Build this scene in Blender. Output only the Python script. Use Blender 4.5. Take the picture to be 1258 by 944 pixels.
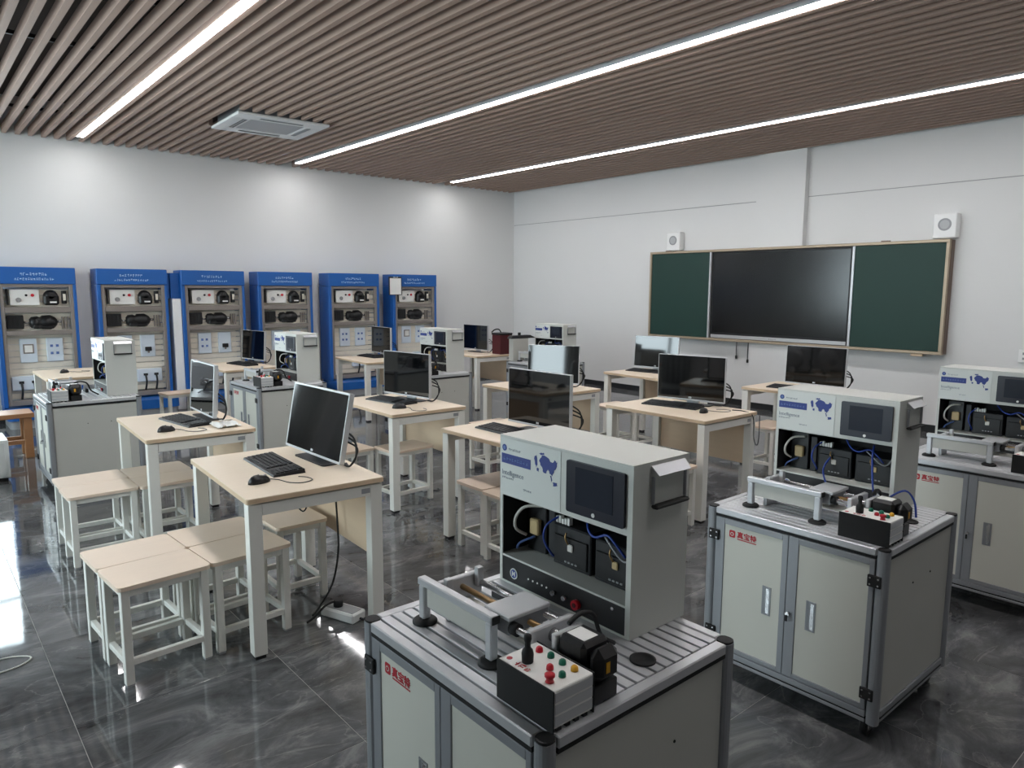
import bpy, math, random
from mathutils import Vector, Matrix
R = math.radians
random.seed(7)
S = bpy.context.scene
COL = S.collection
for o in list(bpy.data.objects):
    bpy.data.objects.remove(o)

# ------------------------------------------------------------------ camera
YAW, PITCH, ROLL, F = R(40.531), R(7.51), R(0.262), 881.05
CAMH = 1.66
fw = Vector((math.sin(YAW) * math.cos(PITCH), math.cos(YAW) * math.cos(PITCH), -math.sin(PITCH)))
rt = Vector((math.cos(YAW), -math.sin(YAW), 0))
up = rt.cross(fw)
rt2 = rt * math.cos(ROLL) + up * math.sin(ROLL)
up2 = up * math.cos(ROLL) - rt * math.sin(ROLL)
cam = bpy.data.cameras.new('camera')
cam.sensor_width = 36
cam.lens = F / 1258 * 36
cam.clip_start = 0.05
co = bpy.data.objects.new('camera', cam)
COL.objects.link(co)
co.matrix_world = Matrix(((rt2.x, up2.x, -fw.x, 0), (rt2.y, up2.y, -fw.y, 0), (rt2.z, up2.z, -fw.z, CAMH), (0, 0, 0, 1)))
S.camera = co

# ------------------------------------------------------------------ world, exposure
W = bpy.data.worlds.new('world')
S.world = W
W.use_nodes = True
bg = W.node_tree.nodes['Background']
bg.inputs[0].default_value = (0.86, 0.94, 1.0, 1)
bg.inputs[1].default_value = 6.5
S.view_settings.view_transform = 'Standard'
S.view_settings.look = 'None'
S.view_settings.gamma = 1
S.view_settings.use_curve_mapping = False
S.view_settings.exposure = 0.9
STRIP = 22.0

# room extents
X0, X1, Y0, Y1, ZC, ZP = -2.4, 9.25, -4.0, 10.78, 3.50, 3.95


def portal(loc, rot, sx, sy):
    l = bpy.data.lights.new('window_daylight', 'AREA')
    l.shape = 'RECTANGLE'
    l.size, l.size_y = sx, sy
    l.cycles.is_portal = True
    o = bpy.data.objects.new('window_daylight', l)
    COL.objects.link(o)
    o.location = loc
    o.rotation_euler = rot


WIN_LEFT = [(-2.05, 0.98)]                       # openings in the display wall (x range)
WIN_SIDE = [(2.6, 5.4), (7.1, 9.9)]  # openings in the window wall (y range)
WZ0, WZ1 = 0.75, 3.0
for a, b in WIN_LEFT:
    portal(((a + b) / 2, Y1 + 0.12, (WZ0 + WZ1) / 2), (R(-90), 0, 0), b - a, WZ1 - WZ0)
for a, b in WIN_SIDE:
    portal((X0 - 0.12, (a + b) / 2, (WZ0 + WZ1) / 2), (0, R(-90), 0), WZ1 - WZ0, b - a)


# ------------------------------------------------------------------ materials
def lin(c):
    return tuple(((v / 255) / 12.92 if v / 255 <= 0.04045 else ((v / 255 + 0.055) / 1.055) ** 2.4) for v in c) + (1,)


def mat(name, c, rough=0.5, metal=0.0, spec=0.5, var=0.06, scale=6.0, stretch=None, bump=0.0, emit=None, coat=0.0):
    m = bpy.data.materials.new(name)
    m.use_nodes = True
    nt = m.node_tree
    p = nt.nodes['Principled BSDF']
    p.inputs['Roughness'].default_value = rough
    p.inputs['Metallic'].default_value = metal
    p.inputs['Specular IOR Level'].default_value = spec
    p.inputs['Coat Weight'].default_value = coat
    if emit:
        p.inputs['Emission Color'].default_value = emit[0]
        p.inputs['Emission Strength'].default_value = emit[1]
    tc = nt.nodes.new('ShaderNodeTexCoord')
    mp = nt.nodes.new('ShaderNodeMapping')
    nz = nt.nodes.new('ShaderNodeTexNoise')
    nz.inputs['Scale'].default_value = scale
    nz.inputs['Detail'].default_value = 4
    if stretch:
        mp.inputs['Scale'].default_value = stretch
    nt.links.new(tc.outputs['Object'], mp.inputs['Vector'])
    nt.links.new(mp.outputs[0], nz.inputs['Vector'])
    mx = nt.nodes.new('ShaderNodeMix')
    mx.data_type = 'RGBA'
    L = lin(c)
    mx.inputs[6].default_value = tuple(max(0, v * (1 - var)) for v in L[:3]) + (1,)
    mx.inputs[7].default_value = tuple(min(1, v * (1 + var)) for v in L[:3]) + (1,)
    nt.links.new(nz.outputs['Fac'], mx.inputs[0])
    nt.links.new(mx.outputs[2], p.inputs['Base Color'])
    if bump:
        b = nt.nodes.new('ShaderNodeBump')
        b.inputs['Strength'].default_value = bump
        b.inputs['Distance'].default_value = 0.002
        nt.links.new(nz.outputs['Fac'], b.inputs['Height'])
        nt.links.new(b.outputs[0], p.inputs['Normal'])
    return m


M = dict(
    wall=mat('wall_paint', (222, 223, 222), 0.75, var=0.015, scale=1.2),
    plenum=mat('plenum', (70, 60, 55), 0.95, var=0.1, scale=1.5),
    slat=mat('slat_wood', (172, 147, 133), 0.65, var=0.07, scale=3, stretch=(10, 0.6, 10)),
    grout=mat('grout', (164, 162, 158), 0.7),
    base=mat('baseboard', (38, 40, 42), 0.35),
    white=mat('white_metal', (226, 225, 218), 0.42, var=0.02),
    wood=mat('desk_wood', (231, 215, 193), 0.42, var=0.05, scale=5, stretch=(1, 8, 8)),
    swood=mat('stool_wood', (229, 209, 189), 0.45, var=0.045, scale=5, stretch=(1, 8, 8)),
    mwood=mat('modesty_wood', (208, 184, 156), 0.5, var=0.05, scale=5, stretch=(8, 1, 8)),
    edge=mat('desk_edge', (206, 182, 152), 0.5, var=0.06, scale=8),
    bwood=mat('brown_wood', (160, 114, 76), 0.45, var=0.12, scale=5, stretch=(1, 7, 7)),
    alu=mat('aluminium', (198, 200, 203), 0.34, metal=0.4, var=0.04, scale=20),
    alud=mat('grey_profile', (146, 149, 153), 0.42, metal=0.3, var=0.04, scale=10),
    deck=mat('deck_aluminium', (206, 208, 211), 0.36, metal=0.25, var=0.04, scale=14, stretch=(6, 0.5, 6)),
    panel=mat('cream_panel', (206, 206, 196), 0.5, var=0.015),
    side=mat('side_panel', (186, 186, 179), 0.5, var=0.02),
    box=mat('instrument_grey', (199, 201, 195), 0.5, var=0.02),
    boxp=mat('print_panel', (208, 211, 207), 0.42, var=0.01),
    black=mat('black_plastic', (15, 15, 17), 0.42, var=0.2),
    soft=mat('black_rubber', (16, 16, 17), 0.7, var=0.2),
    dark=mat('dark_module', (25, 26, 29), 0.5, var=0.2),
    navy=mat('navy_bezel', (17, 20, 36), 0.3, var=0.1),
    hmi=mat('touch_screen', (40, 45, 55), 0.12, var=0.05),
    screen=mat('screen_glass', (7, 8, 10), 0.045, spec=0.75, var=0.1),
    tv=mat('tv_glass', (9, 10, 11), 0.2, spec=0.7, var=0.1),
    silver=mat('silver_plastic', (196, 198, 200), 0.35, metal=0.3, var=0.02),
    steel=mat('steel', (200, 200, 202), 0.25, metal=0.9, var=0.03),
    brass=mat('brass', (170, 138, 92), 0.35, metal=0.7, var=0.06),
    red=mat('red_plastic', (190, 22, 42), 0.35),
    green=mat('green_plastic', (10, 106, 82), 0.35),
    yellow=mat('yellow_plastic', (214, 158, 30), 0.35),
    rlogo=mat('red_print', (176, 30, 44), 0.55, var=0.05),
    blogo=mat('blue_print', (30, 52, 128), 0.5, var=0.1),
    lblue=mat('light_blue_print', (86, 112, 170), 0.5, var=0.05),
    gtext=mat('grey_print', (120, 128, 140), 0.6, var=0.05),
    wtext=mat('pale_print', (196, 220, 246), 0.6, var=0.03),
    wire=mat('blue_wire', (38, 66, 150), 0.45, var=0.05),
    wwire=mat('white_wire', (214, 212, 204), 0.5, var=0.03),
    tan=mat('tan_relay', (186, 164, 120), 0.5),
    blue=mat('stand_blue', (22, 92, 168), 0.42, var=0.04),
    gframe=mat('grey_frame', (138, 130, 124), 0.45, metal=0.2, var=0.05),
    mesh=mat('back_board', (230, 223, 208), 0.6, var=0.08, scale=9),
    pale=mat('pale_blue_box', (212, 222, 231), 0.45, var=0.03),
    chalk=mat('chalkboard', (15, 54, 46), 0.55, var=0.1, scale=2.5),
    bframe=mat('board_frame', (176, 160, 138), 0.4, metal=0.35, var=0.05),
    bside=mat('board_side', (112, 92, 80), 0.45, metal=0.2, var=0.05),
    acw=mat('ac_white', (238, 239, 238), 0.45, var=0.02),
    acg=mat('ac_grille', (176, 178, 180), 0.5, var=0.04, scale=40),
    grey=mat('grey_plastic', (150, 152, 154), 0.5, var=0.04),
    maroon=mat('maroon_case', (74, 16, 22), 0.4, var=0.1),
    curtain=mat('curtain', (220, 222, 220), 0.85, var=0.03),
    paper=mat('paper', (232, 232, 228), 0.7, var=0.02),
    winframe=mat('window_frame', (214, 216, 216), 0.4, var=0.02),
    lamp=mat('lamp_diffuser', (255, 255, 255), 0.5, var=0.0, emit=((1.0, 0.975, 0.98, 1), STRIP)),
    lamph=mat('lamp_housing', (206, 208, 212), 0.4, var=0.02),
)


def glass_mat():
    m = bpy.data.materials.new('window_glass')
    m.use_nodes = True
    nt = m.node_tree
    nt.nodes.remove(nt.nodes['Principled BSDF'])
    out = nt.nodes['Material Output']
    t = nt.nodes.new('ShaderNodeBsdfTransparent')
    t.inputs[0].default_value = (0.93, 0.97, 0.97, 1)
    g = nt.nodes.new('ShaderNodeBsdfGlossy')
    g.inputs['Roughness'].default_value = 0.02
    fr = nt.nodes.new('ShaderNodeFresnel')
    fr.inputs[0].default_value = 1.45
    mx = nt.nodes.new('ShaderNodeMixShader')
    nt.links.new(fr.outputs[0], mx.inputs[0])
    nt.links.new(t.outputs[0], mx.inputs[1])
    nt.links.new(g.outputs[0], mx.inputs[2])
    nt.links.new(mx.outputs[0], out.inputs[0])
    return m


M['glass'] = glass_mat()


def marble():
    m = bpy.data.materials.new('grey_marble')
    m.use_nodes = True
    nt = m.node_tree
    N, Lk = nt.nodes.new, nt.links.new
    p = nt.nodes['Principled BSDF']
    p.inputs['Roughness'].default_value = 0.055
    p.inputs['Specular IOR Level'].default_value = 0.62
    tc = N('ShaderNodeTexCoord')
    oi = N('ShaderNodeObjectInfo')
    ml = N('ShaderNodeMath'); ml.operation = 'MULTIPLY'; ml.inputs[1].default_value = 37.0
    Lk(oi.outputs['Random'], ml.inputs[0])
    cb = N('ShaderNodeCombineXYZ')
    Lk(ml.outputs[0], cb.inputs[0]); Lk(ml.outputs[0], cb.inputs[1]); Lk(ml.outputs[0], cb.inputs[2])
    ad = N('ShaderNodeVectorMath'); ad.operation = 'ADD'
    Lk(tc.outputs['Object'], ad.inputs[0]); Lk(cb.outputs[0], ad.inputs[1])
    mp = N('ShaderNodeMapping')
    mp.inputs['Rotation'].default_value = (0, 0, R(38))
    mp.inputs['Scale'].default_value = (1.0, 2.0, 1)
    Lk(ad.outputs[0], mp.inputs[0])
    n1 = N('ShaderNodeTexNoise'); n1.inputs['Scale'].default_value = 1.9; n1.inputs['Detail'].default_value = 12; n1.inputs['Roughness'].default_value = 0.70; n1.inputs['Distortion'].default_value = 0.9
    Lk(mp.outputs[0], n1.inputs['Vector'])
    r1 = N('ShaderNodeValToRGB')
    e = r1.color_ramp.elements
    e[0].position = 0.32; e[0].color = lin((50, 51, 53))
    e[1].position = 0.72; e[1].color = lin((140, 140, 140))
    x = e.new(0.52); x.color = lin((90, 91, 93))
    Lk(n1.outputs['Fac'], r1.inputs[0])
    n2 = N('ShaderNodeTexNoise'); n2.inputs['Scale'].default_value = 1.1; n2.inputs['Detail'].default_value = 6; n2.inputs['Distortion'].default_value = 1.6
    Lk(mp.outputs[0], n2.inputs['Vector'])
    r2 = N('ShaderNodeValToRGB')
    e = r2.color_ramp.elements
    e[0].position = 0.494; e[0].color = (0, 0, 0, 1)
    e[1].position = 0.506; e[1].color = (0, 0, 0, 1)
    x = e.new(0.50); x.color = (1, 1, 1, 1)
    Lk(n2.outputs['Fac'], r2.inputs[0])
    vm = N('ShaderNodeMath'); vm.operation = 'MULTIPLY'; vm.inputs[1].default_value = 0.22
    Lk(r2.outputs[0], vm.inputs[0])
    mx = N('ShaderNodeMix'); mx.data_type = 'RGBA'
    mx.inputs[7].default_value = lin((176, 175, 172))
    Lk(vm.outputs[0], mx.inputs[0]); Lk(r1.outputs[0], mx.inputs[6])
    Lk(mx.outputs[2], p.inputs['Base Color'])
    nb = N('ShaderNodeTexNoise'); nb.inputs['Scale'].default_value = 9; nb.inputs['Detail'].default_value = 1
    Lk(tc.outputs['Object'], nb.inputs['Vector'])
    b = N('ShaderNodeBump'); b.inputs['Strength'].default_value = 0.05; b.inputs['Distance'].default_value = 0.004
    Lk(nb.outputs['Fac'], b.inputs['Height'])
    Lk(b.outputs[0], p.inputs['Normal'])
    return m


M['marble'] = marble()


# ------------------------------------------------------------------ mesh helpers
class MB:
    def __init__(s):
        s.v, s.f, s.sm = [], [], []

    def add(s, v, f, smooth=False):
        n = len(s.v)
        s.v += [tuple(p) for p in v]
        s.f += [tuple(i + n for i in q) for q in f]
        s.sm += [smooth] * len(f)
        return s

    def box(s, x0, x1, y0, y1, z0, z1, c=0.0):
        if c <= 0:
            v = [(x, y, z) for x in (x0, x1) for y in (y0, y1) for z in (z0, z1)]
            return s.add(v, [(0, 1, 3, 2), (4, 6, 7, 5), (0, 4, 5, 1), (2, 3, 7, 6), (0, 2, 6, 4), (1, 5, 7, 3)])
        c = min(c, (x1 - x0) / 2.01, (y1 - y0) / 2.01, (z1 - z0) / 2.01)
        cx, cy, cz = (x0 + x1) / 2, (y0 + y1) / 2, (z0 + z1) / 2
        hx, hy, hz = (x1 - x0) / 2, (y1 - y0) / 2, (z1 - z0) / 2
        v, ix = [], {}
        for sx in (-1, 1):
            for sy in (-1, 1):
                for sz in (-1, 1):
                    for a in range(3):
                        q = [hx - c, hy - c, hz - c]
                        q[a] += c
                        ix[(sx, sy, sz, a)] = len(v)
                        v.append((cx + sx * q[0], cy + sy * q[1], cz + sz * q[2]))
        f = []
        for a in range(3):
            b, d = (a + 1) % 3, (a + 2) % 3
            for sg in (-1, 1):
                ring = []
                for sb, sd in ((-1, -1), (1, -1), (1, 1), (-1, 1)):
                    k = [0, 0, 0]
                    k[a], k[b], k[d] = sg, sb, sd
                    ring.append(ix[(k[0], k[1], k[2], a)])
                f.append(tuple(ring if sg > 0 else ring[::-1]))
        for a in range(3):
            b, d = (a + 1) % 3, (a + 2) % 3
            for sb in (-1, 1):
                for sd in (-1, 1):
                    k0, k1 = [0, 0, 0], [0, 0, 0]
                    k0[a], k1[a] = -1, 1
                    k0[b] = k1[b] = sb
                    k0[d] = k1[d] = sd
                    q = (ix[(*k0, b)], ix[(*k1, b)], ix[(*k1, d)], ix[(*k0, d)])
                    f.append(q if sb * sd < 0 else q[::-1])
        for sx in (-1, 1):
            for sy in (-1, 1):
                for sz in (-1, 1):
                    q = tuple(ix[(sx, sy, sz, a)] for a in range(3))
                    f.append(q if sx * sy * sz > 0 else q[::-1])
        return s.add(v, f)

    def cyl(s, p, r, h, ax='z', n=16, r2=None, smooth=True):
        r2 = r if r2 is None else r2
        p = Vector(p)
        A = {'x': (Vector((0, 1, 0)), Vector((0, 0, 1)), Vector((1, 0, 0))), 'y': (Vector((0, 0, 1)), Vector((1, 0, 0)), Vector((0, 1, 0))), 'z': (Vector((1, 0, 0)), Vector((0, 1, 0)), Vector((0, 0, 1)))}[ax]
        v = []
        for k, (rr, hh) in enumerate(((r, 0), (r2, h))):
            for i in range(n):
                t = 2 * math.pi * i / n
                v.append(p + A[0] * math.cos(t) * rr + A[1] * math.sin(t) * rr + A[2] * hh)
        s.add(v, [(i, (i + 1) % n, n + (i + 1) % n, n + i) for i in range(n)], smooth)
        n0 = len(s.v) - 2 * n
        s.f += [tuple(range(n0 + n - 1, n0 - 1, -1)), tuple(range(n0 + n, n0 + 2 * n))]
        s.sm += [False, False]
        return s

    def lathe(s, p, prof, n=16, ax='z'):
        p = Vector(p)
        A = {'x': (Vector((0, 1, 0)), Vector((0, 0, 1)), Vector((1, 0, 0))), 'y': (Vector((0, 0, 1)), Vector((1, 0, 0)), Vector((0, 1, 0))), 'z': (Vector((1, 0, 0)), Vector((0, 1, 0)), Vector((0, 0, 1)))}[ax]
        v, f = [], []
        m = len(prof)
        for r, h in prof:
            for i in range(n):
                t = 2 * math.pi * i / n
                v.append(p + A[0] * math.cos(t) * r + A[1] * math.sin(t) * r + A[2] * h)
        for j in range(m - 1):
            for i in range(n):
                f.append((j * n + i, j * n + (i + 1) % n, (j + 1) * n + (i + 1) % n, (j + 1) * n + i))
        f.append(tuple(range(n - 1, -1, -1)))
        f.append(tuple(range((m - 1) * n, m * n)))
        return s.add(v, f, True)

    def prism(s, poly, z0, z1):
        n = len(poly)
        v = [(x, y, z0) for x, y in poly] + [(x, y, z1) for x, y in poly]
        return s.add(v, [tuple(range(n - 1, -1, -1)), tuple(range(n, 2 * n))] + [(i, (i + 1) % n, n + (i + 1) % n, n + i) for i in range(n)])

    def plate_x(s, poly, x0, x1):
        """polygon in (y, z), seen from -X, extruded from x0 (front) to x1"""
        n = len(poly)
        v = [(x0, y, z) for y, z in poly] + [(x1, y, z) for y, z in poly]
        a = sum(poly[i][0] * poly[(i + 1) % n][1] - poly[(i + 1) % n][0] * poly[i][1] for i in range(n))
        fr = tuple(range(n)) if a < 0 else tuple(range(n - 1, -1, -1))
        f = [fr, tuple(i + n for i in reversed(fr))]
        for i in range(n):
            j = (i + 1) % n
            f.append((i, n + i, n + j, j) if a < 0 else (i, j, n + j, n + i))
        return s.add(v, f)

    def tube(s, pts, r, n=6, smooth_path=True, seg=5):
        P = [Vector(p) for p in pts]
        if smooth_path and len(P) > 2:
            Q = []
            for i in range(len(P) - 1):
                p0, p1, p2, p3 = P[max(i - 1, 0)], P[i], P[i + 1], P[min(i + 2, len(P) - 1)]
                for k in range(seg):
                    t = k / seg
                    Q.append(0.5 * ((2 * p1) + (p2 - p0) * t + (2 * p0 - 5 * p1 + 4 * p2 - p3) * t * t + (3 * p1 - p0 - 3 * p2 + p3) * t ** 3))
            Q.append(P[-1])
            P = Q
        v, f = [], []
        u = None
        for i, p in enumerate(P):
            d = (P[min(i + 1, len(P) - 1)] - P[max(i - 1, 0)]).normalized()
            if u is None:
                u = d.orthogonal().normalized()
            else:
                u = (u - d * u.dot(d))
                u = u.normalized() if u.length > 1e-6 else d.orthogonal().normalized()
            w = d.cross(u)
            for k in range(n):
                t = 2 * math.pi * k / n
                v.append(p + u * math.cos(t) * r + w * math.sin(t) * r)
        for i in range(len(P) - 1):
            for k in range(n):
                f.append((i * n + k, i * n + (k + 1) % n, (i + 1) * n + (k + 1) % n, (i + 1) * n + k))
        f.append(tuple(range(n - 1, -1, -1)))
        f.append(tuple(range((len(P) - 1) * n, len(P) * n)))
        return s.add(v, f, True)

    def xf(s, m):
        s.v = [tuple(m @ Vector(p)) for p in s.v]
        return s

    def mesh(s, name, m):
        me = bpy.data.meshes.new(name)
        me.from_pydata(s.v, [], s.f)
        me.polygons.foreach_set('use_smooth', s.sm)
        me.materials.append(M[m])
        me.update()
        return me

    def obj(s, name, m, parent=None, label=None, loc=None):
        o = bpy.data.objects.new(name, s.mesh(name, m))
        COL.objects.link(o)
        if parent:
            o.parent = parent
        if label:
            o['label'] = label
        if loc:
            o.location = loc
        return o


def B(x0, x1, y0, y1, z0, z1, c=0.0):
    return MB().box(x0, x1, y0, y1, z0, z1, c)


def rrect(x0, x1, y0, y1, r, n=5):
    out = []
    for cx, cy, a in ((x1 - r, y1 - r, 0), (x0 + r, y1 - r, 90), (x0 + r, y0 + r, 180), (x1 - r, y0 + r, 270)):
        for i in range(n + 1):
            t = R(a + 90 * i / n)
            out.append((cx + r * math.cos(t), cy + r * math.sin(t)))
    return out


def disc(cy, cz, r, n=16):
    return [(cy + r * math.cos(2 * math.pi * i / n), cz + r * math.sin(2 * math.pi * i / n)) for i in range(n)]


def tag(o, label, cat, group=None, kind=None):
    if label:
        o['label'] = label
    if cat:
        o['category'] = cat
    if group:
        o['group'] = group
    if kind:
        o['kind'] = kind
    return o


def empty(name, loc=(0, 0, 0), rz=0.0):
    o = bpy.data.objects.new(name, None)
    o.empty_display_size = 0.1
    COL.objects.link(o)
    o.location = loc
    o.rotation_euler = (0, 0, R(rz))
    return o


def struct(o):
    o['kind'] = 'structure'
    return o


def copy_tree(o, parent=None):
    c = o.copy()
    COL.objects.link(c)
    c.parent = parent
    for ch in list(o.children):
        copy_tree(ch, c)
    return c


class Proto:
    """first use places the original, later uses place copies"""
    def __init__(s, root):
        s.root, s.used = root, False

    def place(s, loc, rz, label, cat, group=None):
        o = copy_tree(s.root) if s.used else s.root
        s.used = True
        o.location = loc
        o.rotation_euler = (0, 0, R(rz))
        return tag(o, label, cat, group)


def text_mesh(txt, size, name, m, parent, mtx, bold=0.0):
    cu = bpy.data.curves.new(name, 'FONT')
    cu.body = txt
    cu.size = size
    cu.extrude = 0.0006
    cu.offset = bold
    cu.resolution_u = 2
    t = bpy.data.objects.new(name, cu)
    COL.objects.link(t)
    dg = bpy.context.evaluated_depsgraph_get()
    me = bpy.data.meshes.new_from_object(t.evaluated_get(dg))
    bpy.data.objects.remove(t)
    me.transform(mtx)
    me.materials.clear()
    me.materials.append(M[m])
    o = bpy.data.objects.new(name, me)
    COL.objects.link(o)
    o.parent = parent
    return o


def face_mx(x, y, z):
    """text matrix: text runs toward -Y (left to right as seen from -X), up = +Z, facing -X"""
    return Matrix(((0, 0, -1, x), (-1, 0, 0, y), (0, 1, 0, z), (0, 0, 0, 1)))


def glyphs(mb, y, z, n, w, h, x, rnd, gap=0.2):
    """small unreadable print: stroke marks running toward -Y on a plane facing -X"""
    for i in range(n):
        yy = y - i * w * (1 + gap)
        for k in range(4):
            if rnd.random() < 0.55:
                zz = z + h * rnd.uniform(0, 0.85)
                mb.box(x - 0.0006, x, yy - w, yy - w * rnd.uniform(0, 0.4), zz, zz + h * 0.14)
            else:
                q = yy - w * rnd.uniform(0.05, 0.9)
                mb.box(x - 0.0006, x, q - w * 0.13, q, z, z + h * rnd.uniform(0.6, 1))
    return mb


# ================================================================== THE ROOM
# floor tiles
floor = struct(B(X0, X1, Y0, Y1, -0.06, -0.0012).obj('floor', 'grout'))
tile_me = {}
xs = [X0] + [0.39 + 0.8 * k for k in range(-3, 12) if X0 < 0.39 + 0.8 * k < X1] + [X1]
ys = [Y0] + [0.62 + 0.8 * k for k in range(-4, 14) if Y0 < 0.62 + 0.8 * k < Y1] + [Y1]
for i in range(len(xs) - 1):
    for j in range(len(ys) - 1):
        w, d = round(xs[i + 1] - xs[i], 4), round(ys[j + 1] - ys[j], 4)
        if w < 0.02 or d < 0.02:
            continue
        if (w, d) not in tile_me:
            tile_me[(w, d)] = B(0.0014, w - 0.0014, 0.0014, d - 0.0014, -0.006, 0.0, 0.0004).mesh('floor_tile', 'marble')
        o = bpy.data.objects.new('floor_tile', tile_me[(w, d)])
        COL.objects.link(o)
        o.parent = floor
        o.location = (xs[i], ys[j], 0)


def wall_with_openings(name, along, fixed, lo, hi, openings, thick):
    """along 'x' (wall at y=fixed) or 'y' (wall at x=fixed); thick signed outward"""
    mb = MB()
    f0, f1 = min(fixed, fixed + thick), max(fixed, fixed + thick)

    def seg(a, b, z0, z1):
        if along == 'x':
            mb.box(a, b, f0, f1, z0, z1)
        else:
            mb.box(f0, f1, a, b, z0, z1)
    p = lo
    for a, b in openings:
        seg(p, a, -0.06, ZP)
        seg(a, b, -0.06, WZ0)
        seg(a, b, WZ1, ZP)
        p = b
    seg(p, hi, -0.06, ZP)
    return struct(mb.obj(name, 'wall'))


wall_with_openings('wall_left', 'x', Y1, X0 - 0.2, X1 + 0.2, WIN_LEFT, 0.2)
wall_with_openings('wall_window', 'y', X0, Y0, Y1, WIN_SIDE, -0.2)
struct(B(X0 - 0.2, X1 + 0.2, Y0 - 0.2, Y0, -0.06, ZP).obj('wall_back', 'wall'))
wr = MB().box(X1, X1 + 0.2, Y0, Y1, -0.06, 2.885).box(X1, X1 + 0.2, Y0, Y1, 2.895, ZP).box(X1 + 0.012, X1 + 0.2, Y0, Y1, 2.885, 2.895)
struct(wr.obj('wall_right', 'wall'))
struct(B(X1 - 0.10, X1, 4.83, 5.53, 0, ZP).obj('trim_1', 'wall'))
struct(B(X1 + 0.002, X1 + 0.006, Y0, Y1, 2.886, 2.894).obj('trim_2', 'grey'))
struct(B(X1 - 0.012, X1, Y0, 4.829, 0.0, 0.085).obj('baseboard_right', 'base'))
struct(B(X1 - 0.012, X1, 5.531, Y1, 0.0, 0.085).obj('baseboard_right', 'base'))
struct(B(X1 - 0.112, X1 - 0.10, 4.83, 5.53, 0.0, 0.085).obj('baseboard_right', 'base'))
struct(B(X0, X1 - 0.013, Y1 - 0.012, Y1, 0.0, 0.085).obj('baseboard_left', 'base'))

# windows with frame, mullions and panes, curtains at their sides


def window(n, along, fixed, a, b, sgn):
    mb = MB()
    d0, d1 = (fixed + sgn * 0.06, fixed + sgn * 0.12)
    d0, d1 = min(d0, d1), max(d0, d1)

    def bar(p, q, z0, z1):
        if along == 'x':
            mb.box(p, q, d0, d1, z0, z1)
        else:
            mb.box(d0, d1, p, q, z0, z1)
    bar(a, b, WZ0, WZ0 + 0.06); bar(a, b, WZ1 - 0.06, WZ1)
    k = 3
    for i in range(k + 1):
        c = a + (b - a) * i / k
        c = min(max(c, a + 0.03), b - 0.03)
        bar(c - 0.03, c + 0.03, WZ0 + 0.06, WZ1 - 0.06)
    bar(a + 0.06, b - 0.06, 2.3, 2.36)
    w = struct(mb.obj('window_%d' % n, 'winframe'))
    mid = (d0 + d1) / 2
    for i in range(k):
        p, q = a + (b - a) * i / k, a + (b - a) * (i + 1) / k
        for z0, z1 in ((WZ0 + 0.06, 2.3), (2.36, WZ1 - 0.06)):
            pm = MB()
            if along == 'x':
                pm.box(p + 0.03, q - 0.03, mid - 0.003, mid + 0.003, z0, z1)
            else:
                pm.box(mid - 0.003, mid + 0.003, p + 0.03, q - 0.03, z0, z1)
            pm.obj('pane', 'glass', w)


def curtain(along, fixed, a, b, label):
    n = 40
    pts = []
    for i in range(n + 1):
        t = i / n
        pts.append((a + (b - a) * t, fixed + 0.03 * math.sin(t * math.pi * 2 * 5)))
    v = []
    for z in (0.1, 3.2):
        for th in (0, 0.004):
            for p, q in pts:
                v.append((p, q + th, z) if along == 'x' else (q + th, p, z))
    m = n + 1
    f = []
    for i in range(n):
        f += [(i, i + 1, 2 * m + i + 1, 2 * m + i), (m + i + 1, m + i, 3 * m + i, 3 * m + i + 1), (i + 1, i, m + i, m + i + 1), (2 * m + i, 2 * m + i + 1, 3 * m + i + 1, 3 * m + i)]
    tag(MB().add(v, f, True).obj('curtain', 'curtain'), label, 'curtain', 'window curtains')


window(1, 'x', Y1, *WIN_LEFT[0], 1)
for i, (a, b) in enumerate(WIN_SIDE):
    window(2 + i, 'y', X0, a, b, -1)
curtain('x', Y1 - 0.09, -2.2, -1.75, 'white curtain gathered at the far side of the display-wall window')
for nm, (a, b) in zip(('halfway along the room', 'near the display wall'), WIN_SIDE):
    curtain('y', X0 + 0.09, a - 0.2, a + 0.3, 'white curtain at the near edge of the side window ' + nm)
    curtain('y', X0 + 0.09, b - 0.3, b + 0.2, 'white curtain at the far edge of the side window ' + nm)

# ceiling: dark plenum, carrier rails, hanging slats
ceil = struct(B(X0 - 0.2, X1 + 0.2, Y0 - 0.2, Y1 + 0.2, ZP, ZP + 0.1).obj('ceiling', 'plenum'))
LIGHTX = (1.892, 4.70, 7.51)
AC = (2.89, 3.91, 7.76, 8.70)
PIT = 0.135
car_me = B(X0, X1, -0.015, 0.015, 0, 0.03).mesh('carrier_rail', 'base')
y = 0.2
while y < Y1:
    if not (AC[2] - 0.05 < y < AC[3] + 0.05):
        o = bpy.data.objects.new('carrier_rail', car_me)
        COL.objects.link(o)
        o.parent = ceil
        o.location = (0, y, ZC + 0.095)
    y += 1.35
slat_me = {}


def slat(x, ya, yb):
    k = (round(ya, 3), round(yb, 3))
    if k not in slat_me:
        slat_me[k] = B(-0.0235, 0.0235, ya, yb, 0, 0.09, 0.001).mesh('slat', 'slat')
    o = bpy.data.objects.new('slat', slat_me[k])
    COL.objects.link(o)
    o.parent = ceil
    o.location = (x, 0, ZC)


k0 = int((X0 - 1.892) / PIT)
for k in range(k0, 60):
    x = 1.892 + PIT * (k + 0.5) if True else 0
    if x > X1 - 0.05 or x < X0 + 0.05:
        continue
    if any(abs(x - lx) < 0.062 for lx in LIGHTX):
        continue
    if AC[0] - 0.03 < x < AC[1] + 0.03:
        slat(x, Y0, AC[2] - 0.012)
        slat(x, AC[3] + 0.012, Y1 - 0.01)
    else:
        slat(x, Y0, Y1 - 0.01)

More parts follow.
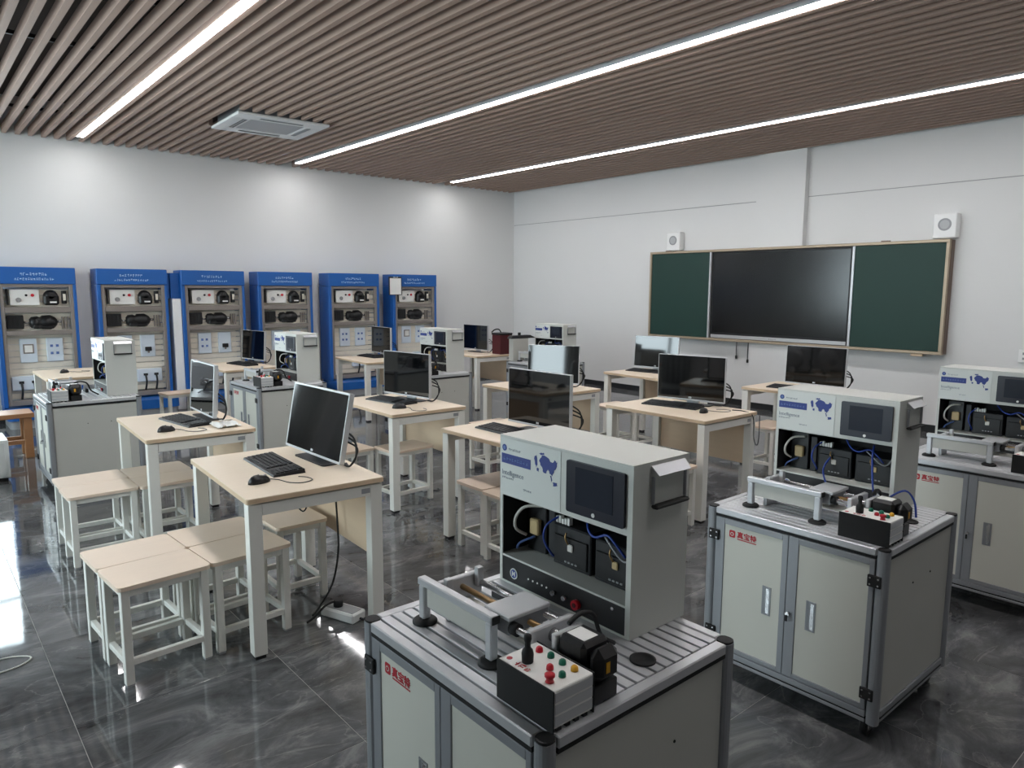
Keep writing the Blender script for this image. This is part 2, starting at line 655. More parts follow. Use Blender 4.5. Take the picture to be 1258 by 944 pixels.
for lx, nm in zip(LIGHTX, ('above the left aisle, nearest the side windows', 'along the middle of the slatted ceiling', 'nearest the chalkboard wall')):
    t = tag(empty('strip_light', (lx, 0, ZC)), 'long white strip light ' + nm, 'ceiling light', 'ceiling strip lights')
    B(-0.045, 0.045, -0.5, 10.42, 0.0, 0.07, 0.002).obj('housing', 'lamph', t)
    yy = -0.48
    n = 0
    while yy < 10.40:
        e = min(yy + 1.88, 10.41)
        B(-0.036, 0.036, yy, e - 0.004, -0.005, -0.0005, 0.002).obj('diffuser', 'lamp', t)
        yy = e

# air conditioner cassette
ac = tag(empty('ceiling_air_conditioner', ((AC[0] + AC[1]) / 2, (AC[2] + AC[3]) / 2, ZC - 0.03)), 'white square air conditioner cassette set in the slatted ceiling', 'air conditioner')
hw, hd = (AC[1] - AC[0]) / 2, (AC[3] - AC[2]) / 2
ac.rotation_euler = (0, 0, R(-2))
MB().box(-hw + .06, hw - .06, -hd + .06, hd - .06, 0.02, 0.30).obj('body', 'grey', ac)
mb = MB()
g = 0.27
mb.box(-hw, hw, -hd, -g, 0, 0.03, .006).box(-hw, hw, g, hd, 0, 0.03, .006).box(-hw, -g - .03, -g, g, 0, 0.03, .006).box(g + .03, hw, -g, g, 0, 0.03, .006)
face = mb.obj('face_panel', 'acw', ac)
B(-g - .028, g + .028, -g + .002, g - .002, 0.004, 0.018, .003).obj('intake_grille', 'acg', ac)
for i in range(4):
    a = i * 90
    lv = B(-0.24, 0.24, 0.335, 0.385, -0.003, -0.0005, .001).xf(Matrix.Rotation(R(a), 4, 'Z')).obj('louvre', 'base' if i in (0, 1) else 'grey', ac)
    sl = B(-0.235, 0.235, 0.36, 0.37, -0.006, -0.0032).xf(Matrix.Rotation(R(a), 4, 'Z')).obj('vane', 'grey', lv)

# ================================================================== CHALKBOARD WALL
XB = 9.12
cb = tag(empty('sliding_chalkboard', (XB, 5.18, 0.95)), 'green sliding chalkboard with bronze frame around a central screen', 'chalkboard')


def L(mb):
    return mb.xf(Matrix.Translation((-XB, -5.18, -0.95)))


L(MB().box(XB + 0.03, X1 - 0.102, 3.07, 7.29, 0.96, 2.23)).obj('backing', 'bside', cb)
fr = MB().box(XB - 0.02, XB + 0.045, 3.05, 7.31, 2.215, 2.25, .004).box(XB - 0.02, XB + 0.045, 3.05, 7.31, 0.93, 0.965, .004)
fr.box(XB - 0.02, XB + 0.03, 3.05, 3.085, 0.965, 2.215, .003).box(XB - 0.02, XB + 0.03, 7.275, 7.31, 0.965, 2.215, .003)
L(fr).obj('frame', 'bframe', cb)
L(MB().box(XB + 0.03, X1 - 0.001, 3.045, 3.069, 0.935, 2.245, .003)).obj('end_panel', 'bside', cb)
for a, b in ((3.088, 4.125), (6.20, 7.272)):
    lf = L(B(XB - 0.005, XB + 0.012, a, b, 0.968, 2.212, .002)).obj('board_leaf', 'chalk', cb)
    e = a if a > 5 else b
    L(B(XB - 0.016, XB + 0.014, e - 0.015, e + 0.015, 0.967, 2.213, .002)).obj('leaf_edge', 'alu', lf)
L(MB().box(XB - 0.03, XB - 0.021, 6.9, 7.0, 2.25, 2.262).box(XB - 0.03, XB, 3.7, 3.8, 2.2505, 2.262)).obj('runner', 'bside', cb)
L(B(XB - 0.01, XB + 0.02, 3.25, 3.38, 0.90, 0.929, .003)).obj('latch', 'edge', cb)
tv = tag(empty('interactive_screen', (XB + 0.02, 5.165, 0.97)), 'large dark interactive screen between the two green chalkboard leaves', 'screen')
T = Matrix.Translation((-XB - 0.02, -5.165, -0.97))
B(XB + 0.0145, XB + 0.028, 4.142, 6.183, 0.968, 2.212, .003).xf(T).obj('bezel', 'black', tv)
B(XB + 0.011, XB + 0.014, 4.17, 6.15, 1.055, 2.185, .001).xf(T).obj('screen_panel', 'tv', tv)
B(XB + 0.002, XB + 0.014, 4.165, 6.16, 0.972, 1.02, .003).xf(T).obj('bottom_bar', 'silver', tv)
for yy in (5.12, 5.15, 5.18, 5.21):
    B(XB - 0.0005, XB + 0.0018, yy, yy + 0.014, 0.99, 1.004).xf(T).obj('port', 'grey', tv)


def speaker(y, label):
    t = tag(empty('wall_speaker', (X1, y, 2.26)), label, 'speaker', 'wall speakers above the chalkboard')
    B(-0.12, 0, -0.125, 0.125, 0, 0.28, .012).obj('cabinet', 'acw', t)
    g = MB().cyl((-0.1245, 0, 0.155), 0.07, 0.004, 'x', 28).obj('grille', 'grey', t)
    MB().cyl((-0.126, 0, 0.155), 0.05, 0.0014, 'x', 24).obj('cone', 'acg', g)


speaker(6.90, 'small white wall speaker above the left end of the chalkboard')
speaker(3.13, 'small white wall speaker above the right end of the chalkboard')
t = tag(empty('wall_socket', (X1, 2.27, 0.9)), 'white wall socket plate at the right edge beside the chalkboard', 'socket')
B(-0.03, 0, -0.06, 0.06, 0, 0.14, .004).obj('plate', 'acw', t)
for z in (0.03, 0.085):
    B(-0.034, -0.0302, -0.02, 0.02, z, z + 0.025).obj('outlet', 'grey', t)
for i, (yy, z, nm) in enumerate(((5.77, 0.70, 'shorter left'), (5.585, 0.655, 'longer right'))):
    t = tag(empty('hanging_cable_end', (X1 - 0.04, yy, z)), 'black cable end hanging below the screen, the %s one' % nm, 'cable', 'cable ends below the screen')
    MB().tube([(0, 0, 0.02), (0, 0.004, 0.12), (0, 0, 0.93 - z)], 0.006, 6).obj('cord', 'black', t)
    MB().cyl((0, 0, -0.02), 0.016, 0.045, 'z', 10).obj('plug', 'black', t)

# ================================================================== DISPLAY STANDS along the far wall
YD = 10.35


def display(i, x, w, label, wing):
    rnd = random.Random(i)
    t = tag(empty('display_stand', (x, YD, 0)), label, 'display stand', 'blue training display stands along the wall')
    D = 0.34
    # blue shell: sides, header, plinth
    B(0, 0.045, 0.0, D, 0.22, 1.70, .004).obj('side_panel', 'blue', t)
    B(w - 0.035, w, 0.0, D, 0.22, 1.70, .004).obj('side_panel', 'blue', t)
    hd = B(0, w, -0.01, D, 1.7005, 1.90, .006).obj('header', 'blue', t)
    g1, g2 = MB(), MB()
    glyphs(g1, 0, 0, 9, 0.025, 0.035, 0, rnd, .25)
    glyphs(g2, 0, 0, 15, 0.021, 0.03, 0, rnd, .3)
    mx = Matrix(((0, -1, 0, 0), (1, 0, 0, 0), (0, 0, 1, 0), (0, 0, 0, 1)))
    for gg, xx, zz in ((g1, w * 0.31, 1.80), (g2, w * 0.24, 1.745)):
        gg.xf(Matrix.Translation((xx, -0.0104, zz)) @ mx)
        gg.obj('lettering', 'wtext', hd)
    if wing:
        B(w + 0.001, w + 0.05, 0.10, 0.30, 1.52, 1.86, .004).obj('side_wing', 'blue', t)
    if i == 3:
        B(-0.118, -0.001, 0.08, 0.26, 1.52, 1.86, .004).obj('side_wing', 'blue', t)
    # grey frame, shelves, back board made of strips
    B(0.0455, 0.085, 0.01, 0.06, 0.24, 1.70, .003).obj('frame_bar', 'gframe', t)
    B(w - 0.075, w - 0.0355, 0.01, 0.06, 0.24, 1.70, .003).obj('frame_bar', 'gframe', t)
    for z0, z1 in ((1.66, 1.6995), (1.355, 1.42), (1.085, 1.14), (0.24, 0.30)):
        B(0.0855, w - 0.0755, 0.01, 0.07, z0, z1, .003).obj('shelf_bar', 'gframe', t)
    z = 0.31
    while z < 1.62:
        B(0.046, w - 0.036, 0.105, 0.12, z, z + 0.068, .002).obj('back_strip', 'mesh', t)
        z += 0.074
    # top row: white panel, dark motor, small relay
    wp = B(0.15, 0.445, 0.06, 0.10, 1.445, 1.635, .003).obj('control_panel', 'paper', t)
    MB().cyl((0.235, 0.0595, 1.51), 0.028, -0.015, 'y', 18).obj('dial', 'steel', wp)
    MB().cyl((0.315, 0.0595, 1.565), 0.014, -0.012, 'y', 12).obj('black_button', 'black', wp)
    MB().cyl((0.378, 0.0595, 1.565), 0.018, -0.016, 'y', 14).obj('red_button', 'red', wp)
    B(0.115, 0.135, 0.05, 0.12, 1.45, 1.64, .004).obj('cable_strip', 'black', t)
    m = MB().lathe((0.57, 0.04, 1.55), [(0.03, -0.01), (0.06, 0.0), (0.078, 0.04), (0.082, 0.12), (0.06, 0.18)], 18, 'y')
    m.box(0.49, 0.65, 0.03, 0.17, 1.445, 1.57, .02)
    mo = m.obj('servo_motor', 'black', t)
    B(0.55, 0.62, 0.022, 0.029, 1.47, 1.49).obj('name_plate', 'paper', mo)
    B(0.685, 0.735, 0.06, 0.12, 1.46, 1.62, .006).obj('relay', 'dark', t)
    B(0.695, 0.725, 0.052, 0.0595, 1.50, 1.58).obj('relay_cover', 'mesh', t)
    # second row
    a = B(0.10, 0.27, 0.05, 0.17, 1.165, 1.325, .006).obj('driver_module', 'dark', t)
    for k in range(4):
        B(0.115 + k * 0.037, 0.14 + k * 0.037, 0.044, 0.0495, 1.19, 1.31, .002).obj('fin', 'black', a)
    MB().tube([(0.27, 0.10, 1.25), (0.30, 0.08, 1.23), (0.34, 0.10, 1.24)], 0.012, 6).obj('shaft', 'steel', t)
    m = MB().lathe((0.33, 0.11, 1.235), [(0.04, 0), (0.07, 0.02), (0.078, 0.08), (0.062, 0.11), (0.085, 0.13), (0.088, 0.22), (0.06, 0.27), (0.035, 0.29)], 16, 'x')
    m.box(0.36, 0.58, 0.04, 0.10, 1.16, 1.21, .01)
    m.obj('gear_reducer', 'black', t)
    MB().cyl((0.62, 0.11, 1.24), 0.02, 0.05, 'x', 12).obj('output_shaft', 'steel', t)
    for k in range(3):
        B(0.665 + k * .03, 0.68 + k * .03, 0.08, 0.10, 1.15, 1.30, .002).obj('cable_clip', 'gframe', t)
    # lower boxes
    def wbox(x0, kind):
        b = B(x0, x0 + 0.175, 0.08, 0.13, 0.75, 1.04, .005).obj('terminal_box', 'pale', t)
        cx = x0 + 0.0875
        if kind == 0:
            B(cx - 0.055, cx + 0.055, 0.072, 0.0795, 0.86, 0.975, .003).obj('window_rim', 'gframe', b)
            B(cx - 0.04, cx + 0.04, 0.066, 0.0718, 0.875, 0.96, .002).obj('window_plate', 'paper', b)
        elif kind == 1:
            B(cx - 0.04, cx + 0.04, 0.055, 0.0795, 0.825, 0.88, .006).obj('connector', 'black', b)
            MB().cyl((cx, 0.065, 0.80), 0.012, 0.025, 'z', 10).obj('cable_gland', 'gframe', b)
        else:
            for k in range(4):
                B(cx - 0.05 + (k % 2) * 0.06, cx - 0.02 + (k % 2) * 0.06, 0.076, 0.0795, 0.84 + (k // 2) * 0.09, 0.87 + (k // 2) * 0.09).obj('label_mark', 'lblue', b)
    kinds = {1: (0, 2), 2: (2, 1), 3: (2, 1), 4: (2, 2), 5: (2, 2), 6: (0, 2)}[i]
    wbox(0.21, kinds[0])
    wbox(0.485, kinds[1])
    lb = B(0.10 if i == 1 else 0.42, 0.40 if i == 1 else 0.72, 0.05, 0.13, 0.42, 0.59, .005).obj('valve_box', 'pale', t)
    x0 = 0.10 if i == 1 else 0.42
    for k in (0.07, 0.20):
        B(x0 + k, x0 + k + 0.05, 0.035, 0.0495, 0.50, 0.53).obj('valve', 'dark', lb)
        MB().tube([(x0 + k + 0.025, 0.045, 0.51), (x0 + k + 0.03, 0.03, 0.42), (x0 + k + 0.02, 0.06, 0.31)], 0.012, 6).obj('hose', 'dark', lb)
    # plinth
    pl = MB().prism(rrect(0.0, w, -0.30, D, 0.07), 0.10, 0.215).obj('plinth', 'blue', t)
    MB().prism(rrect(0.02, w - 0.02, -0.28, D - .01, 0.06), 0.0, 0.0995).obj('kick_board', 'grey', pl)


DSX = [(0.885, 0.835, 'leftmost blue display stand, cut by the left edge of the photo', False),
       (1.945, 0.835, 'second blue display stand from the left, behind the left instrument cabinet', True),
       (2.955, 0.855, 'third blue display stand from the left, beside a white duct cover', False),
       (4.005, 0.835, 'fourth blue display stand from the left, with blue left side panel', False),
       (5.11, 0.885, 'fifth blue display stand from the left, behind a desk monitor', True),
       (6.26, 0.86, 'rightmost blue display stand, with a white sheet hung on its corner', False)]
for i, (x, w, lb, wing) in enumerate(DSX):
    display(i + 1, x, w, lb, wing)
tag(B(2.836, 2.95, 10.37, Y1 - 0.013, 0.0, 1.515, .006).obj('duct_cover', 'acw'), 'white upright duct cover between second and third display stands', 'duct cover')
t = tag(empty('clipboard_sheet', (6.16, 10.30, 1.56)), 'white paper sheet on a dark clipboard hung on the rightmost display stand', 'clipboard')
B(-0.01, 0.235, 0, 0.012, 0, 0.30, .003).obj('board', 'dark', t)
B(0.01, 0.22, -0.003, -0.0003, 0.01, 0.275).obj('sheet', 'paper', t)
B(0.07, 0.16, -0.008, -0.0032, 0.275, 0.30, .002).obj('clip', 'steel', t)

# ================================================================== WORKBENCH (front faces -X)
BW, BD, BZ = 0.745, 0.69, 0.75


def make_bench():
    t = empty('workbench')
    for sx in (0, 1):
        for sy in (0, 1):
            x0, y0 = (0 if sx == 0 else BD - 0.042), (0 if sy == 0 else BW - 0.042)
            p = MB().prism(rrect(x0, x0 + 0.042, y0, y0 + 0.042, 0.016, 3), 0.085, 0.744).obj('post', 'alud', t)
            MB().prism(rrect(x0 + .001, x0 + 0.041, y0 + .001, y0 + 0.041, 0.016, 3), 0.7442, 0.7500).obj('post_cap', 'soft', p)
    # top edge profiles
    e = 0.043
    for a in ((0.002, 0.034, e, BW - e), (BD - 0.034, BD - 0.002, e, BW - e)):
        q = B(*a, 0.722, 0.7495, .003).obj('edge_profile', 'alu', t)
        B(a[0] + .002, a[1] - .002, a[2], a[3], 0.7115, 0.7215).obj('seal', 'soft', q)
    for a in ((e, BD - e, 0.002, 0.034), (e, BD - e, BW - 0.034, BW - 0.002)):
        q = B(*a, 0.722, 0.7495, .003).obj('edge_profile', 'alu', t)
        B(a[0], a[1], a[2] + .002, a[3] - .002, 0.7115, 0.7215).obj('seal', 'soft', q)
    # slotted deck
    dk = B(0.0345, BD - 0.0345, 0.0345, BW - 0.0345, 0.704, 0.714).obj('deck', 'soft', t)
    n = 17
    pit = (BD - 0.07) / n
    me = B(0.004, pit - 0.004, 0.036, BW - 0.036, 0.7145, 0.7495, .001).mesh('deck_strip', 'deck')
    for k in range(n):
        o = bpy.data.objects.new('deck_strip', me)
        COL.objects.link(o)
        o.parent = dk
        o.location = (0.035 + k * pit, 0, 0)
    # bottom rails
    for a in ((0.004, 0.038, e, BW - e), (BD - 0.038, BD - 0.004, e, BW - e), (e, BD - e, 0.004, 0.038), (e, BD - e, BW - 0.038, BW - 0.004)):
        q = MB().box(*a, 0.105, 0.130, .002).box(*a, 0.085, 0.098, .002).obj('bottom_rail', 'alud', t)
        B(a[0] + .004, a[1] - .004, a[2], a[3], 0.0982, 0.1048).obj('groove', 'soft', q)
    B(0.04, BD - 0.04, 0.04, BW - 0.04, 0.09, 0.104).obj('floor_panel', 'side', t)
    # side and back panels
    for y0, y1 in ((0.012, 0.02), (BW - 0.02, BW - 0.012)):
        q = B(e, BD - e, y0, y1, 0.131, 0.703).obj('side_panel', 'side', t)
        yy = y0 - .002 if y0 < .1 else y1
        for xx in (0.28, 0.45):
            MB().cyl((xx, yy, 0.56), 0.004, 0.002, 'y', 8).obj('screw', 'soft', q)
    B(BD - 0.02, BD - 0.012, e, BW - e, 0.131, 0.711).obj('back_panel', 'side', t)
    # doors
    for y0, y1, left in ((0.3735, 0.7005, True), (0.0445, 0.3715, False)):
        fr = MB()
        w = 0.036
        yi0, yi1 = (y0 + 0.024, y1 - 0.042) if left else (y0 + 0.018, y1 - 0.04)
        if not left:
            yi0, yi1 = y0 + 0.018, y1 - 0.042
        fr.box(0.004, 0.022, y0, yi0, 0.133, 0.709, .0015).box(0.004, 0.022, yi1, y1, 0.133, 0.709, .0015)
        fr.box(0.004, 0.022, yi0, yi1, 0.133, 0.152, .0015).box(0.004, 0.022, yi0, yi1, 0.684, 0.709, .0015)
        d = fr.obj('door', 'alud', t)
        B(0.008, 0.016, yi0 + .0005, yi1 - .0005, 0.1525, 0.6835).obj('door_panel', 'panel', d)
        hy = 0.455 if left else 0.269
        h = MB().box(0.0055, 0.0078, hy - 0.019, hy + 0.019, 0.352, 0.358).box(0.0055, 0.0078, hy - 0.019, hy + 0.019, 0.466, 0.472).box(0.0055, 0.0078, hy - 0.019, hy - 0.013, 0.358, 0.466).box(0.0055, 0.0078, hy + 0.013, hy + 0.019, 0.358, 0.466).box(0.0068, 0.0079, hy + 0.003, hy + 0.013, 0.358, 0.466)
        h.obj('handle', 'alud', d)
        B(0.0058, 0.0079, hy - 0.0125, hy + 0.0025, 0.3585, 0.4655, .0008).obj('handle_grip', 'steel', d)
        hy = y1 + 0.004 if left else y0 - 0.004
        for z in (0.20, 0.63):
            h = B(-0.006, 0.0035, hy - 0.024, hy + 0.024, z - 0.022, z + 0.022, .002).obj('hinge', 'soft', d)
            q = MB()
            for sy in (-1, 1):
                for sz in (-1, 1):
                    q.cyl((-0.0072, hy + sy * 0.014, z + sz * 0.012), 0.0035, 0.001, 'x', 8)
            q.obj('hinge_screws', 'steel', h)
    lk = MB().cyl((-0.012, 0.356, 0.395), 0.008, 0.0158, 'x', 12).obj('lock', 'steel', t)
    B(-0.016, -0.0125, 0.351, 0.361, 0.368, 0.392, .002).obj('key', 'soft', lk)
    # red maker's mark
    lg = MB().plate_x(rrect(0.609, 0.637, 0.633, 0.664, 0.006, 3), 0.0072, 0.0079).obj('maker_mark', 'rlogo', t)
    MB().plate_x(disc(0.624, 0.648, 0.008, 14), 0.0068, 0.00715).obj('mark_ring', 'panel', lg)
    MB().plate_x(disc(0.624, 0.648, 0.005, 12), 0.0064, 0.00675).obj('mark_dot', 'rlogo', lg)
    text_mesh('真宝特', 0.030, 'mark_lettering', 'rlogo', lg, face_mx(0.0072, 0.601, 0.640), 0.0006)
    B(0.0072, 0.0079, 0.512, 0.599, 0.630, 0.634).obj('mark_underline', 'rlogo', lg)
    # castors
    for x in (0.06, BD - 0.06):
        for y in (0.06, BW - 0.06):
            c = MB().box(x - 0.022, x + 0.022, y - 0.022, y + 0.022, 0.078, 0.0845, .002).box(x - 0.012, x + 0.03, y - 0.017, y - 0.013, 0.03, 0.078).box(x - 0.012, x + 0.03, y + 0.013, y + 0.017, 0.03, 0.078).obj('castor', 'steel', t)
            MB().cyl((x + 0.012, y - 0.012, 0.034), 0.0335, 0.024, 'y', 18).obj('wheel', 'soft', c)
    return Proto(t)


def jag(poly, rnd, n=3, amp=0.0022):
    out = []
    for i, (a, b) in enumerate(poly):
        c, d = poly[(i + 1) % len(poly)]
        for k in range(n):
            t = k / n
            out.append((a + (c - a) * t + rnd.uniform(-amp, amp), b + (d - b) * t + rnd.uniform(-amp, amp)))
    return out


# ------------------------------------------------------------------ instrument cabinet: origin at its near-front base corner
IX, IY, IZ = 0.235, 0.53, 0.468     # depth, width, height


def make_instrument():
    t = empty('instrument_cabinet')
    k = 0.006
    sh = MB().box(0, IX, 0, k, 0, IZ).box(0, IX, IY - k, IY, 0, IZ).box(0, IX, k, IY - k, IZ - k, IZ).box(0, IX, k, IY - k, 0, k).box(IX - k, IX, k, IY - k, k, IZ - k)
    sh.box(0.001, IX - k, k, IY - k, 0.083, 0.089)
    sh.obj('shell', 'box', t)
    # rims
    B(0.0, 0.004, 0.0061, 0.017, k, IZ - k).obj('front_rim', 'box', t)
    B(0.0, 0.004, IY - 0.012, IY - k, k, IZ - k).obj('front_rim', 'box', t)
    # upper face
    B(0.0, 0.006, 0.0171, IY - 0.0121, 0.280, IZ - k - .0005).obj('face_plate', 'box', t)
    pp = B(-0.0015, -0.0002, 0.262, IY - 0.004, 0.284, IZ - 0.008).obj('print_panel', 'boxp', t)
    x = -0.0017
    MB().plate_x(disc(0.507, 0.430, 0.0105), x - .0006, x).obj('round_emblem', 'blogo', pp)
    MB().plate_x(disc(0.507, 0.430, 0.006), x - .0012, x - .0007).obj('emblem_core', 'lblue', pp)
    rnd = random.Random(3)
    glyphs(MB(), 0.488, 0.424, 7, 0.0066, 0.007, x, rnd).obj('small_lettering', 'gtext', pp)
    bn = B(x - .0006, x, 0.388, 0.520, 0.382, 0.412)
    bn.obj('banner', 'blogo', pp)
    glyphs(MB(), 0.512, 0.392, 9, 0.0105, 0.011, x - .0008, rnd, .2).obj('banner_lettering', 'lblue', pp)
    text_mesh('Intelligence', 0.022, 'grey_lettering', 'gtext', pp, face_mx(x, 0.519, 0.346))
    glyphs(MB(), 0.519, 0.334, 9, 0.005, 0.006, x, rnd).obj('fine_lettering', 'gtext', pp)
    glyphs(MB(), 0.42, 0.312, 5, 0.006, 0.006, x, rnd).obj('footer_lettering', 'gtext', pp)
    # map-like picture of blue patches
    for q in ([(0.372, 0.428), (0.362, 0.430), (0.358, 0.408), (0.364, 0.396), (0.368, 0.402)], [(0.362, 0.392), (0.352, 0.394), (0.352, 0.385), (0.360, 0.384)],
              [(0.350, 0.440), (0.332, 0.443), (0.330, 0.438), (0.348, 0.436)], [(0.349, 0.418), (0.338, 0.434), (0.322, 0.436), (0.306, 0.428), (0.304, 0.408), (0.318, 0.392), (0.322, 0.384), (0.332, 0.386), (0.336, 0.400), (0.346, 0.404)],
              [(0.307, 0.424), (0.296, 0.420), (0.286, 0.430), (0.274, 0.424), (0.278, 0.408), (0.288, 0.398), (0.296, 0.382), (0.306, 0.388), (0.312, 0.402)],
              [(0.304, 0.380), (0.298, 0.382), (0.294, 0.368), (0.300, 0.366)], [(0.292, 0.364), (0.278, 0.366), (0.274, 0.358), (0.290, 0.355)]):
        MB().plate_x(jag(q, rnd), x - .0006, x).obj('map_patch', 'blogo', pp)
    # touch screen
    hm = MB().plate_x(rrect(0.022, 0.232, 0.298, 0.444, 0.006, 3), -0.009, -0.0002).obj('touch_panel', 'navy', t)
    B(-0.0102, -0.0092, 0.060, 0.196, 0.326, 0.430).obj('touch_screen', 'hmi', hm)
    MB().cyl((-0.0108, 0.128, 0.309), 0.006, 0.0016, 'x', 14).obj('home_button', 'paper', hm)
    # inside of the open bay
    MB().box(0.006, IX - .0065, 0.0065, 0.009, 0.09, 0.279).box(0.006, IX - .0065, IY - 0.009, IY - 0.0065, 0.09, 0.279).box(IX - 0.012, IX - 0.0065, 0.009, IY - 0.009, 0.09, 0.279).obj('bay_liner', 'soft', t)
    m1 = B(0.09, 0.20, 0.415, 0.50, 0.09, 0.262, .003).obj('power_module', 'black', t)
    B(0.07, 0.0895, 0.432, 0.472, 0.15, 0.20, .004).obj('relay', 'tan', m1)
    MB().tube([(0.085, 0.43, 0.245), (0.05, 0.47, 0.24), (0.035, 0.495, 0.205), (0.04, 0.50, 0.165), (0.075, 0.49, 0.14)], 0.005, 6).obj('white_lead', 'wwire', m1)
    MB().tube([(0.085, 0.46, 0.14), (0.05, 0.49, 0.12), (0.045, 0.50, 0.10)], 0.004, 6).obj('lower_lead', 'lblue', m1)
    B(0.09, 0.19, 0.375, 0.405, 0.09, 0.25, .003).obj('divider', 'dark', t)
    for y0, y1, z1 in ((0.208, 0.362, 0.215), (0.030, 0.192, 0.21)):
        m = B(0.07, 0.20, y0, y1, 0.0895, z1, .004).obj('drive_unit', 'dark', t)
        B(0.064, 0.0695, y0 + 0.01, y1 - 0.01, 0.10, z1 - 0.03, .002).obj('unit_cover', 'black', m)
        c = (y0 + y1) / 2
        B(0.058, 0.0638, c - 0.014, c + 0.008, 0.145, 0.168, .003).obj('terminal', 'wwire' if y0 > .1 else 'tan', m)
        MB().tube([(0.06, c + 0.004, 0.166), (0.054, c + 0.01, 0.185), (0.06, c + 0.012, 0.20)], 0.003, 5).obj('terminal_lead', 'brass', m)
        q = MB()
        for k2 in range(4):
            q.box(0.061, 0.0638, c - 0.03 + k2 * 0.014, c - 0.022 + k2 * 0.014, 0.108, 0.113)
        q.obj('led_row', 'grey', m)
    for k2 in range(5):
        B(0.075, 0.09, 0.30 + k2 * 0.012, 0.309 + k2 * 0.012, 0.216, 0.238 - 0.003 * (k2 % 3), .001).obj('plug', 'paper', t)
    MB().tube([(0.08, 0.345, 0.235), (0.045, 0.365, 0.21), (0.04, 0.372, 0.165), (0.06, 0.36, 0.12), (0.085, 0.362, 0.10)], 0.0035, 6).obj('blue_lead', 'wire', t)
    MB().tube([(0.10, 0.25, 0.262), (0.06, 0.21, 0.235), (0.045, 0.17, 0.225), (0.05, 0.13, 0.24), (0.05, 0.10, 0.225), (0.06, 0.07, 0.19)], 0.0035, 6).obj('blue_lead', 'wire', t)
    MB().tube([(0.06, 0.15, 0.235), (0.05, 0.11, 0.21), (0.05, 0.075, 0.185), (0.05, 0.05, 0.19), (0.06, 0.032, 0.225)], 0.003, 6).obj('grey_lead', 'grey', t)
    # lower black panel
    lp = B(0.001, 0.006, 0.0175, IY - 0.0125, 0.0065, 0.0825).obj('lower_panel', 'black', t)
    q = MB().plate_x(disc(0.463, 0.038, 0.017, 20), -0.001, 0.0008).obj('round_emblem', 'boxp', lp)
    MB().plate_x(disc(0.463, 0.038, 0.0135, 20), -0.0014, -0.0011).obj('emblem_ring', 'blogo', q)
    MB().plate_x([(0.470, 0.046), (0.467, 0.046), (0.459, 0.030), (0.456, 0.030), (0.456, 0.046), (0.459, 0.046), (0.463, 0.038), (0.467, 0.030), (0.470, 0.030)], -0.0018, -0.0015).obj('emblem_stroke', 'boxp', q)
    for k2 in range(5):
        MB().cyl((-0.001, 0.396 - k2 * 0.02, 0.042), 0.003, 0.0018, 'x', 8).obj('pilot_dot', 'paper', lp)
    for yy in (0.282, 0.237):
        MB().cyl((-0.012, yy, 0.038), 0.007, 0.0128, 'x', 12).obj('toggle', 'steel', lp)
    rb = MB().cyl((-0.012, 0.191, 0.034), 0.014, 0.0128, 'x', 18).obj('red_button', 'red', lp)
    MB().cyl((-0.014, 0.191, 0.034), 0.007, 0.0018, 'x', 12).obj('button_core', 'maroon', rb)
    MB().cyl((-0.002, 0.061, 0.068), 0.005, 0.0028, 'x', 10).obj('pilot_dot', 'steel', lp)
    # drop handle on the near end
    h = MB()
    h.add([(0.066, -0.001, 0.455), (0.208, -0.001, 0.455), (0.205, -0.026, 0.434), (0.069, -0.026, 0.434), (0.069, -0.028, 0.436), (0.205, -0.028, 0.436), (0.208, -0.004, 0.459), (0.066, -0.004, 0.459)],
          [(0, 1, 2, 3), (4, 5, 6, 7), (3, 2, 5, 4), (1, 0, 7, 6), (0, 3, 4, 7), (2, 1, 6, 5)])
    hh = B(0.07, 0.204, -0.0025, -0.0005, 0.352, 0.45, .001).obj('handle_plate', 'box', t)
    h.obj('handle_flap', 'alu', hh)
    MB().box(0.066, 0.208, -0.026, -0.004, 0.345, 0.356, .004).obj('handle_bar', 'soft', hh)
    for hx in (0.067, 0.2025):
        B(hx, hx + 0.0045, -0.014, -0.004, 0.3565, 0.43, .001).obj('handle_arm', 'alud', hh)
    return Proto(t)


